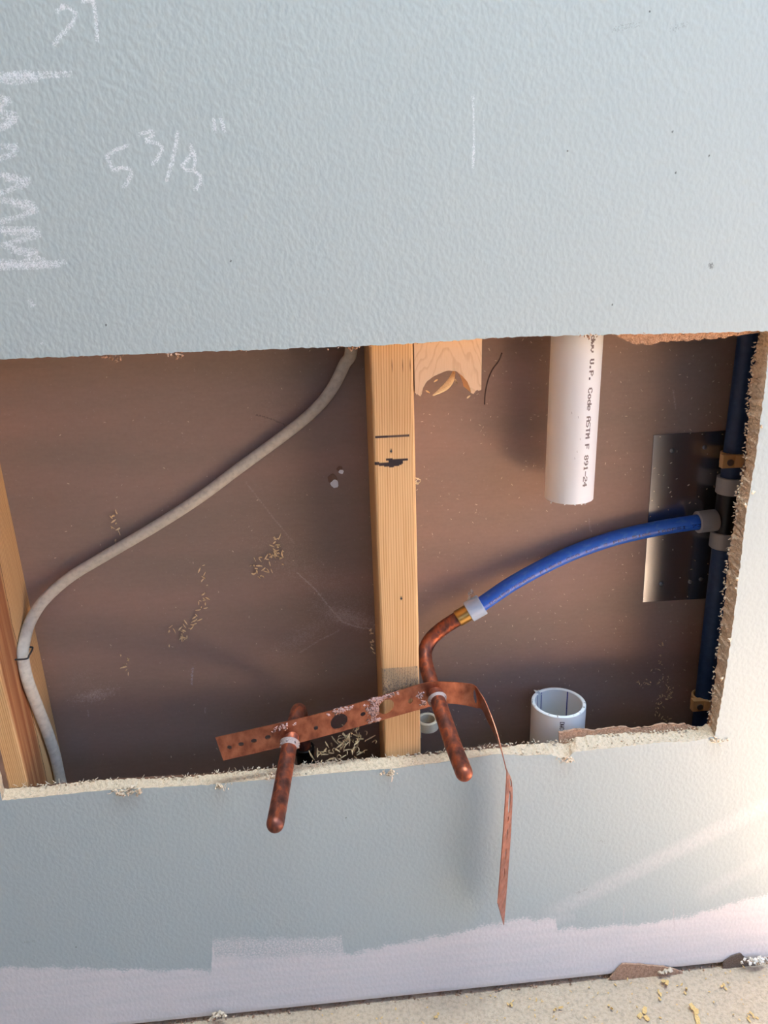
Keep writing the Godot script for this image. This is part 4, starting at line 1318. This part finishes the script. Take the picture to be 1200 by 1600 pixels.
	tube(st, [Vector3(rx, y_b + 0.012, rz), Vector3(rx, y_t + 0.006, rz)], rr2 + 0.0012, 32)
	obj("body", st, M.black, tee)
	st = begin()
	tube(st, [Vector3(rx, y_m, rz), Vector3(0.4109, 0.5519, -0.087)], 0.0090, 28)
	obj("branch", st, M.black, tee)
	for q in [[716.0, 0.016, "tan plastic strap clamp holding the riser above the tee", 1141.0], [1095.0, 0.016, "tan plastic strap clamp holding the riser at the bottom right corner of the hole", 1098.0]]:
		var cy: float = Vector3(0.4216, 0.6213, -0.0855).y if q[0] < 900.0 else Vector3(0.4248, 0.3257, -0.0855).y
		var cl := thing("pipe_clamp", q[2], "clamp", Vector3(rx, cy, rz), "tan clamps on the riser")
		cl.set_meta("base", cl.position)
		st = begin()
		sleeve(st, Vector3(rx, cy - 0.007, rz), Vector3(rx, cy + 0.007, rz), rr2 + 0.0002, rr2 + 0.0026, 32, 0.001)
		obj("loop", st, M.tan, cl)
		st = begin()
		box(st, Vector3(rx - 0.0185, cy - 0.007, rz + 0.0055), Vector3(rx - 0.001, cy + 0.007, rz + 0.0125))
		box(st, Vector3(rx + 0.006, cy - 0.007, rz + 0.0030), Vector3(rx + 0.0215, cy + 0.007, rz + 0.0085))
		obj("tab", st, M.tan, cl)
		st = begin()
		tube(st, [Vector3(rx - 0.0105, cy - 0.001, rz + 0.012), Vector3(rx - 0.0105, cy - 0.001, rz + 0.0136)], 0.0036, 18)
		obj("nail_head", st, M.nail, cl)
	# ---- steel plate on the board
	var pa: Vector3 = Vector3(0.3462, 0.6455, -0.1055)
	var pb: Vector3 = Vector3(0.3498, 0.4491, -0.1055)
	var plate := thing("steel_plate", "dull galvanised steel plate nailed to the brown board behind the blue pipe", "plate", Vector3(pa.x, pb.y, -0.106))
	plate.set_meta("base", plate.position)
	st = begin()
	slab(st, [Vector2(pa.x - 0.001, pa.y), Vector2(pb.x, pb.y), Vector2(0.4400, pb.y - 0.001), Vector2(0.4395, pa.y + 0.001)], -0.1055, -0.1068)
	obj("sheet", st, M.steel, plate)
	for q in [Vector3(0.3669, 0.6276, -0.1055), Vector3(0.403, 0.6292, -0.1055), Vector3(0.3694, 0.471, -0.1055), Vector3(0.4035, 0.471, -0.1055), Vector3(0.4161, 0.4733, -0.1055)]:
		st = begin()
		var c: Vector3 = q
		tube(st, [c + Vector3(0, 0, -0.0005), c + Vector3(0, 0, 0.0006), c + Vector3(0, 0, 0.0011)], [0.0024, 0.0024, 0.0012], 16)
		obj("nail_head", st, M.nail, plate)
	# ---- cable
	var cp := smooth([Vector3(0.027, 0.83, -0.055), Vector3(0.0274, 0.7547, -0.078), Vector3(0.02, 0.7366, -0.085), Vector3(0.0058, 0.711, -0.094), Vector3(-0.0146, 0.6887, -0.099), Vector3(-0.0464, 0.665, -0.101), Vector3(-0.0876, 0.6375, -0.102), Vector3(-0.1364, 0.6047, -0.102), Vector3(-0.1855, 0.5762, -0.102), Vector3(-0.2418, 0.5466, -0.101), Vector3(-0.2784, 0.5267, -0.099), Vector3(-0.3063, 0.505, -0.093), Vector3(-0.3202, 0.486, -0.084), Vector3(-0.3219, 0.4728, -0.066), Vector3(-0.3222, 0.4609, -0.057), Vector3(-0.3211, 0.436, -0.0535), Vector3(-0.3209, 0.402, -0.061), Vector3(-0.3203, 0.3631, -0.07), Vector3(-0.3201, 0.326, -0.0765), Vector3(-0.3209, 0.2928, -0.0785), Vector3(-0.3205, 0.20, -0.079)], 8)
	st = begin()
	tube(st, cp, 0.0060, 20, true, 0.62, Vector3(0, 0, 1))
	var cable := thing("electric_cable", "dusty off-white electric cable running across the left bay and down the left stud", "cable", Vector3(-0.136, 0.6053, -0.1))
	cable.set_meta("base", cable.position)
	obj("sheath", st, M.cable, cable)
	var sp: Vector3 = Vector3(-0.3215, 0.4632, -0.058)
	st = begin()
	var sx := -0.327
	tube(st, smooth([Vector3(sx - 0.004, sp.y - 0.001, sp.z + 0.0085), Vector3(sx + 0.011, sp.y - 0.001, sp.z + 0.0085), Vector3(sx + 0.0125, sp.y + 0.0005, sp.z + 0.004), Vector3(sx + 0.0125, sp.y + 0.002, sp.z - 0.006), Vector3(sx + 0.010, sp.y + 0.003, sp.z - 0.0085), Vector3(sx - 0.004, sp.y + 0.003, sp.z - 0.0085)], 5), 0.0009, 10)
	tag(obj("cable_staple", st, M.staple), "dark metal staple pinning the cable to the left stud", "staple")

# ---------------------------------------------------------------- crumbs, shavings, dust
func debris() -> void:
	var r := RandomNumberGenerator.new()
	r.seed = 900
	var st := begin()
	# crumbs and paper fluff along the lower cut
	var ledge := [Vector2(-0.3396, 0.3332), Vector2(-0.2781, 0.3332), Vector2(-0.2253, 0.3302), Vector2(-0.1606, 0.3284), Vector2(-0.0946, 0.3314), Vector2(-0.0281, 0.3328), Vector2(0.0391, 0.3326), Vector2(0.1072, 0.3333), Vector2(0.176, 0.3364), Vector2(0.2317, 0.3351), Vector2(0.2877, 0.3387), Vector2(0.3395, 0.3371), Vector2(0.3874, 0.3375)]
	for i in 420:
		var k := r.randi_range(0, ledge.size() - 2)
		var p: Vector2 = ledge[k].lerp(ledge[k + 1], r.randf())
		var back := r.randf() < 0.6
		var z := r.randf_range(-0.018, -0.013) if back else r.randf_range(-0.012, 0.0)
		lump(st, Vector3(p.x, p.y + 0.0003 + (0.0012 if back else -0.0012) + r.randf_range(-0.0006, 0.0008), z), Vector3(r.randf_range(0.0006, 0.0022), r.randf_range(0.0005, 0.0013), r.randf_range(0.0006, 0.0016)), r)
	for i in 150:
		var k := r.randi_range(0, ledge.size() - 2)
		var p: Vector2 = ledge[k].lerp(ledge[k + 1], r.randf())
		shaving(st, Vector3(p.x, p.y + 0.001, -0.017), Vector3(r.randf_range(-1, 1), r.randf_range(0.3, 1.2), r.randf_range(-0.4, 0.6)), Vector3(r.randf_range(-1, 1), 0.4, 1), r.randf_range(0.002, 0.006), r.randf_range(0.0004, 0.001), r.randf_range(-2, 2), r)
	tag(obj("gypsum_crumbs", st, M.crumb), "cream gypsum crumbs and paper fluff lying along the lower cut edge", "debris", "", "stuff")
	# fluff down the right cut
	st = begin()
	var jamb := [Vector2(0.3946, 0.3446), Vector2(0.3931, 0.4236), Vector2(0.3925, 0.4686), Vector2(0.3917, 0.5253), Vector2(0.3936, 0.5731), Vector2(0.3927, 0.6055), Vector2(0.3964, 0.6355), Vector2(0.3928, 0.6816), Vector2(0.3912, 0.7121), Vector2(0.3926, 0.7508)]
	for i in 240:
		var k := r.randi_range(0, jamb.size() - 2)
		var p: Vector2 = jamb[k].lerp(jamb[k + 1], r.randf())
		if i % 3 == 0:
			shaving(st, Vector3(p.x, p.y, -0.017), Vector3(r.randf_range(-1.2, -0.2), r.randf_range(-0.7, 0.7), r.randf_range(-0.6, 0.4)), Vector3(0, 0.5, 1), r.randf_range(0.0015, 0.0045), r.randf_range(0.0005, 0.0014), r.randf_range(-2, 2), r)
		else:
			lump(st, Vector3(p.x - 0.0005, p.y, r.randf_range(-0.018, -0.012)), Vector3(r.randf_range(0.0006, 0.0020), r.randf_range(0.0006, 0.0020), 0.001), r)
	for q in [Vector3(0.3928, 0.5987, 0), Vector3(0.3981, 0.6112, 0), Vector3(0.3944, 0.5116, 0), Vector3(0.3944, 0.522, 0), Vector3(0.3978, 0.676, 0), Vector3(0.395, 0.4543, 0), Vector3(0.3923, 0.4097, 0)]:
		lump(st, q, Vector3(0.0022, 0.0032, 0.001), r)
	tag(obj("gypsum_crumbs", st, M.crumb), "ragged cream fluff clinging to the right cut edge of the hole", "debris", "", "stuff")
	# fluff along the top cut
	st = begin()
	var head := [Vector2(-0.263, 0.765), Vector2(-0.1864, 0.7643), Vector2(-0.1084, 0.7641), Vector2(-0.0289, 0.7634), Vector2(0.033, 0.7629), Vector2(0.0739, 0.7633), Vector2(0.1362, 0.765), Vector2(0.196, 0.7648), Vector2(0.2755, 0.7632), Vector2(0.3917, 0.7612)]
	for i in 110:
		var k := r.randi_range(0, head.size() - 2)
		var p: Vector2 = head[k].lerp(head[k + 1], r.randf())
		shaving(st, Vector3(p.x, p.y + 0.0005, r.randf_range(-0.004, 0.0004)), Vector3(r.randf_range(-1, 1), r.randf_range(-1, 0.6), 0.1), Vector3(0, 0.2, 1), r.randf_range(0.001, 0.003), r.randf_range(0.0003, 0.0008), r.randf_range(-2, 2), r)
	for q in [[Vector3(-0.1794, 0.7632, -0.002), 8], [Vector3(-0.1704, 0.7607, -0.002), 8], [Vector3(-0.1209, 0.7619, -0.001), 22], [Vector3(0.006, 0.7627, -0.002), 6], [Vector3(0.0266, 0.7617, -0.004), 12], [Vector3(0.2291, 0.7633, -0.001), 9]]:
		for k in q[1]:
			lump(st, (q[0] as Vector3) + Vector3(r.randfn(0, 0.003), r.randfn(0, 0.0012), r.randf_range(-0.001, 0.001)), Vector3(0.0016, 0.0012, 0.001), r)
	tag(obj("paper_fluff", st, M.torn), "brown paper fluff hanging along the upper cut edge", "debris", "", "stuff")
	# tufts of torn paper that hang over the painted face below the hole
	for q in [[Vector3(-0.2219, 0.3326, 0.001), 60, 0.008, "largest pale tuft of torn gypsum on the lower edge below the left bay"], [Vector3(-0.1296, 0.3278, 0.001), 18, 0.0032, "small torn tuft on the lower edge left of the left copper pipe"], [Vector3(0.0446, 0.3278, 0.001), 30, 0.0045, "torn fibre tuft hanging under the middle stud"], [Vector3(0.2294, 0.3256, 0.001), 26, 0.0045, "pale torn tuft under the lower white pipe stub"], [Vector3(-0.0789, 0.3354, 0.001), 10, 0.003, "small torn tuft touching the left copper pipe"], [Vector3(0.3988, 0.3344, 0.001), 24, 0.0045, "pale torn tuft at the bottom right corner of the hole"]]:
		st = begin()
		for k in q[1]:
			var p: Vector3 = (q[0] as Vector3) + Vector3(r.randfn(0, q[2]), r.randfn(0, q[2] * 0.4), r.randf_range(-0.002, 0.002))
			if k % 2 == 0: lump(st, p, Vector3(0.0026, 0.0019, 0.0015), r)
			else: shaving(st, p, Vector3(r.randf_range(-0.6, 0.6), r.randf_range(-1.2, 0.3), 0.4), Vector3(0.3, 0, 1), r.randf_range(0.003, 0.007), r.randf_range(0.0005, 0.0012), r.randf_range(-2.5, 2.5), r)
		tag(obj("torn_tuft", st, M.crumb), q[3], "debris", "torn tufts on the lower edge")
	# shavings stuck to the brown board
	for q in [
		[[Vector3(-0.2258, 0.5963, -0.106), Vector3(-0.2251, 0.5836, -0.106), Vector3(-0.2249, 0.5765, -0.106), Vector3(-0.2252, 0.5608, -0.106), Vector3(-0.2237, 0.5622, -0.106)], 12, "few pale shavings on the brown board just above the cable"],
		[[Vector3(-0.1403, 0.5273, -0.106), Vector3(-0.1447, 0.4937, -0.106), Vector3(-0.1505, 0.4726, -0.106), Vector3(-0.1589, 0.46, -0.106), Vector3(-0.1685, 0.4489, -0.106), Vector3(-0.1702, 0.4459, -0.106), Vector3(-0.1744, 0.469, -0.106), Vector3(-0.1907, 0.4379, -0.106)], 46, "hooked trail of pale shavings in the middle of the left bay"],
		[[Vector3(-0.0613, 0.5537, -0.106), Vector3(-0.0644, 0.5407, -0.106), Vector3(-0.0724, 0.5264, -0.106), Vector3(-0.0831, 0.5136, -0.106), Vector3(-0.0918, 0.5233, -0.106), Vector3(-0.0615, 0.5435, -0.106), Vector3(-0.0573, 0.5269, -0.106)], 52, "V shaped trail of pale shavings below the cable near the middle stud"],
		[[Vector3(-0.2347, 0.4303, -0.106), Vector3(-0.2367, 0.4062, -0.106)], 7, "two small wood flecks on the brown board right of the left stud"],
		[[Vector3(0.378, 0.3977, -0.106), Vector3(0.3769, 0.3678, -0.106), Vector3(0.3518, 0.3393, -0.106), Vector3(0.3869, 0.3451, -0.106), Vector3(0.3955, 0.3221, -0.106), Vector3(0.3814, 0.3189, -0.106), Vector3(0.3795, 0.2964, -0.106), Vector3(0.4012, 0.2806, -0.106)], 95, "scatter of tiny wood flecks on the board in the lower right corner of the hole"]]:
		st = begin()
		for k in q[1]:
			var c: Array = q[0]
			var i := r.randi_range(0, c.size() - 2)
			var p: Vector3 = (c[i] as Vector3).lerp(c[i + 1], r.randf()) + Vector3(r.randfn(0, 0.0025), r.randfn(0, 0.0025), r.randf_range(0, 0.0012))
			var a := r.randf() * TAU
			shaving(st, p, Vector3(cos(a), sin(a), 0.25), Vector3(0, 0, 1), r.randf_range(0.0025, 0.008) * (0.6 if q[1] > 90 else 1.0), r.randf_range(0.0008, 0.0022) * (0.6 if q[1] > 90 else 1.0), r.randf_range(-1.6, 1.6), r)
		tag(obj("wood_shavings", st, M.shave), q[2], "shavings", "shavings on the brown board", "stuff")
	# fine flecks over the whole board
	st = begin()
	for i in 620:
		var p := Vector3(r.randf_range(-0.33, 0.44), r.randf_range(0.27, 0.77), -0.1066)
		if i > 240: p = Vector3(r.randf_range(0.09, 0.44), r.randf_range(0.30, 0.76), -0.1066)
		if p.x > 0.34 and p.y > 0.44 and p.y < 0.65: p.z = -0.1052
		var a := r.randf() * TAU
		shaving(st, p, Vector3(cos(a), sin(a), 0.1), Vector3(0, 0, 1), r.randf_range(0.0008, 0.0030), r.randf_range(0.0005, 0.0010), r.randf_range(-1, 1), r)
	tag(obj("sawdust", st, M.dust), "fine sawdust flecks scattered over the brown board and the steel plate", "sawdust", "", "stuff")
	# a nest of curls beside the black fitting
	st = begin()
	for k in 70:
		var p: Vector3 = Vector3(-0.0007, 0.3167, -0.05) + Vector3(r.randfn(0, 0.016), 0, r.randf_range(-0.02, 0.018))
		p.y += maxf(0.0, 0.026 - absf(p.x - 0.005) * 0.9) * r.randf()
		var a := r.randf() * TAU
		shaving(st, p, Vector3(cos(a), absf(sin(a)), 0.3 * sin(a * 3.0)), Vector3(r.randf_range(-1, 1), 0.2, 1), r.randf_range(0.006, 0.014), r.randf_range(0.001, 0.0024), r.randf_range(-3.4, 3.4), r)
	tag(obj("wood_shavings", st, M.shave), "nest of curled wood shavings behind the lower edge left of the middle stud", "shavings", "", "stuff")
	# shavings caught on the studs' edges
	for q in [[Vector3(0.0356, 0.4538, -0.06), 14, "rough splinters on the left edge of the middle stud above the strap"], [Vector3(0.0795, 0.6339, -0.024), 7, "tuft of splinters on the right edge of the middle stud"]]:
		st = begin()
		for k in q[1]:
			shaving(st, (q[0] as Vector3) + Vector3(r.randfn(0, 0.001), r.randfn(0, 0.008 if q[1] > 10 else 0.002), r.randf_range(-0.004, 0.006)), Vector3(-0.6 if q[1] > 10 else 0.8, r.randf_range(-0.8, 0.9), 0.3), Vector3(0, 0.3, 1), r.randf_range(0.003, 0.007), r.randf_range(0.0006, 0.0016), r.randf_range(-2.5, 2.5), r)
		tag(obj("splinters", st, M.shave), q[2], "splinters", "", "stuff")
	# the long curl hanging in the bored half hole
	st = begin()
	var c0 := smooth([Vector3(0.1212, 0.7309, -0.05), Vector3(0.1179, 0.7247, -0.045), Vector3(0.1126, 0.7189, -0.042), Vector3(0.1063, 0.7148, -0.04), Vector3(0.0988, 0.7113, -0.038)], 5)
	var rows := []
	for i in c0.size():
		var w := 0.0040 * sin(PI * clampf(0.12 + 0.85 * float(i) / (c0.size() - 1), 0, 1)) + 0.0003
		rows.append([(c0[i] as Vector3) + Vector3(-w * 0.55, w * 0.5, 0), (c0[i] as Vector3) + Vector3(0, 0, 0.0012), (c0[i] as Vector3) + Vector3(w * 0.55, -w * 0.5, 0)])
	sheet(st, rows, Vector3(0, 0, 1))
	tag(obj("wood_curl", st, M.shave), "long pale curl of wood hanging in the half round hole of the block", "shaving")
	st = begin()
	for q in [Vector3(0.1063, 0.7168, -0.08), Vector3(0.1254, 0.7206, -0.07), Vector3(0.0953, 0.7125, -0.06), Vector3(0.1365, 0.7074, -0.05), Vector3(0.1174, 0.7103, -0.09)]:
		shaving(st, q, Vector3(r.randf_range(-1, 1), r.randf_range(-0.6, 0.6), 0), Vector3(0, 0, 1), 0.005, 0.0018, 0.8, r)
	tag(obj("wood_shavings", st, M.shave), "loose pale flecks of wood under the half round hole of the block", "shavings", "", "stuff")
	# dark thread at the right of the block
	st = begin()
	tube(st, smooth([Vector3(0.1658, 0.7455, -0.05), Vector3(0.1677, 0.7358, -0.07), Vector3(0.1661, 0.7245, -0.09), Vector3(0.1636, 0.7126, -0.098), Vector3(0.1618, 0.6993, -0.101), Vector3(0.1615, 0.688, -0.102)], 6), 0.0007, 8)
	tag(obj("dark_fibre", st, M.thread), "thin dark curved fibre hanging right of the wood block", "fibre")
	# two chips in the brown paper with white gypsum showing
	for q in [[Vector3(0.0044, 0.6111, -0.1062), 0.0045, 0.0075, "larger white chip torn out of the brown board left of the middle stud"], [Vector3(0.0118, 0.6239, -0.1062), 0.0028, 0.0042, "smaller white chip above the larger one on the brown board"]]:
		var chip := thing("torn_chip", q[3], "chip", q[0], "white chips on the brown board")
		st = begin()
		var o := []
		for k in 14:
			var a := TAU * k / 14.0
			o.append(Vector2(cos(a) * q[1] * r.randf_range(0.75, 1.1), sin(a) * q[2] * 0.6 * r.randf_range(0.75, 1.1)))
		slab(st, o, -0.0006, 0.0006)
		obj("gypsum_spot", st, mat(Color(0.98, 0.98, 0.98), 0.9), chip)
		st = begin()
		o = []
		for k in 14:
			var a := TAU * k / 14.0
			o.append(Vector2(-q[1] * 0.5 + cos(a) * q[1] * r.randf_range(0.9, 1.2), q[2] * 0.75 + sin(a) * q[2] * 0.7 * r.randf_range(0.8, 1.1)))
		slab(st, o, -0.0006, 0.0002)
		obj("lifted_paper", st, M.backing, chip)
	# white flake on the blue pipe's clear ring
	st = begin()
	for k in 5: lump(st, Vector3(0.1488, 0.4793, -0.098) + Vector3(r.randfn(0, 0.002), r.randfn(0, 0.003), 0), Vector3(0.002, 0.003, 0.0012), r)
	tag(obj("white_flake", st, mat(Color(0.86, 0.85, 0.84), 0.9)), "small white flake on the board above the milky ring of the blue pipe", "flake")
	# chips of plaster at the foot of the wall
	for q in [[Vector3(-0.1637, 0.0147, 0.004), 0.006, 14, "grey broken lump at the foot of the wall on the left"], [Vector3(0.4807, 0.0141, 0.006), 0.008, 26, "white broken plaster lumps at the foot of the wall in the right corner"], [Vector3(0.365, 0.0075, 0.003), 0.006, 12, "pale plaster crust beside the lifted brown paper at the foot of the wall"]]:
		st = begin()
		for k in q[2]:
			var p: Vector3 = (q[0] as Vector3) + Vector3(r.randfn(0, q[1]), 0, r.randf_range(-0.002, 0.004))
			p.y = maxf(p.y, 0.001) + r.randf_range(-0.001, 0.002)
			lump(st, p, Vector3(r.randf_range(0.002, 0.005), r.randf_range(0.0015, 0.0035), r.randf_range(0.002, 0.003)), r)
		tag(obj("plaster_lumps", st, M.white_lump if q[2] > 20 else M.crumb), q[3], "debris", "lumps at the foot of the wall", "stuff")
	# strip of grit in the gap under the wall
	st = begin()
	for i in 420:
		var x := r.randf_range(-0.45, 0.55)
		lump(st, Vector3(x, r.randf_range(0.0, 0.0022), r.randf_range(-0.008, 0.001)), Vector3(r.randf_range(0.0008, 0.003), r.randf_range(0.0006, 0.0016), r.randf_range(0.0008, 0.002)), r)
	tag(obj("grit", st, M.torn), "brown grit lying along the joint between wall and floor", "debris", "", "stuff")
	# yellow wood chips on the floor
	var spots := [Vector3(0.3662, 0.001, 0.0122), Vector3(0.385, 0.001, 0.0241), Vector3(0.382, 0.001, 0.0537), Vector3(0.3224, 0.001, 0.0479), Vector3(0.2267, 0.001, 0.0297), Vector3(0.176, 0.001, 0.021), Vector3(0.2877, 0.001, 0.0341), Vector3(0.4467, 0.001, 0.0646), Vector3(0.4398, 0.001, 0.0608), Vector3(0.3509, 0.001, 0.0268), Vector3(0.0849, 0.001, 0.0234), Vector3(0.431, 0.001, 0.0235)]
	var labels := ["yellow wood chip on the floor nearest the lifted brown paper", "small yellow chip right of the one below the lifted paper", "largest upright yellow wood chip at the right on the floor", "yellow wood chip on the floor left of the largest chip", "small curled chip on the floor near the middle of the bottom edge", "thin chip on the floor below the hanging strap", "pale chip on the floor between the middle and the largest chip", "yellow chip on the floor at the right bottom corner", "narrow chip on the floor beside the right bottom corner", "tiny chip on the floor above the largest chip", "flat chip on the floor at the left end of the chips", "pale flake on the floor below the broken corner plaster"]
	for k in spots.size():
		st = begin()
		var big := 1.5 if k == 2 or k == 3 else (1.1 if k == 0 else 0.7)
		for m in 3:
			shaving(st, (spots[k] as Vector3) + Vector3(r.randfn(0, 0.0015), 0.0008 + m * 0.0006, r.randfn(0, 0.0015)), Vector3(r.randf_range(-0.5, 0.5), 0.1, r.randf_range(-1, 1)), Vector3(0, 1, 0.2), 0.0075 * big * r.randf_range(0.5, 1.1), 0.0036 * big, r.randf_range(-0.9, 0.9), r, 0.3)
		tag(obj("wood_chip", st, M.chip), labels[k], "wood chip", "wood chips on the floor")
	st = begin()
	for i in 260:
		var p := Vector3(r.randf_range(-0.05, 0.55), 0.0012, r.randf_range(0.004, 0.13))
		shaving(st, p, Vector3(r.randf_range(-1, 1), 0.1, r.randf_range(-1, 1)), Vector3(0, 1, 0), r.randf_range(0.0012, 0.0045), r.randf_range(0.0008, 0.002), r.randf_range(-1, 1), r)
	tag(obj("sawdust", st, M.chip), "yellow sawdust strewn over the rough floor", "sawdust", "", "stuff")

func _ready() -> void:
	rng.seed = 4711
	# camera
	var cam := Camera3D.new()
	cam.name = "camera"
	cam.fov = 69.53
	cam.near = 0.02
	cam.rotation_order = EULER_ORDER_YXZ
	cam.rotation_degrees = Vector3(-19.0319, -4.2509, -1.9554)
	cam.position = Vector3(0, 0.8333, 0.6353)
	add_child(cam)
	cam.current = true
	# sky, seen only through the openings of the room
	var we := WorldEnvironment.new()
	we.name = "sky"
	var env := Environment.new()
	var sky := Sky.new()
	var sm := ProceduralSkyMaterial.new()
	sm.sky_top_color = Color(0.38, 0.56, 0.85)
	sm.sky_horizon_color = Color(0.80, 0.88, 0.95)
	sm.ground_bottom_color = Color(0.42, 0.38, 0.33)
	sm.ground_horizon_color = Color(0.62, 0.60, 0.57)
	sm.sky_energy_multiplier = 1.0
	sm.ground_energy_multiplier = 0.8
	sky.sky_material = sm
	env.background_mode = Environment.BG_SKY
	env.background_energy_multiplier = 2.8
	env.sky = sky
	env.tonemap_mode = Environment.TONE_MAPPER_LINEAR
	env.tonemap_exposure = 1.07
	env.sdfgi_enabled = true
	env.ssao_enabled = true
	env.ssil_enabled = true
	we.environment = env
	add_child(we)
	# sun through the door opening on the right, falling on the floor
	var sun := DirectionalLight3D.new()
	sun.name = "sun"
	sun.light_energy = 30.0
	sun.light_color = Color(1.0, 0.92, 0.86)
	sun.light_angular_distance = 0.6
	sun.shadow_enabled = true
	add_child(sun)
	sun.look_at_from_position(Vector3(4, 4, 2), Vector3(4, 4, 2) + Vector3(-0.25, -0.95, 0.0), Vector3.UP)
	make_materials()
	structure()
	added_ceiling_lamp()
	framing()
	plumbing()
	debris()
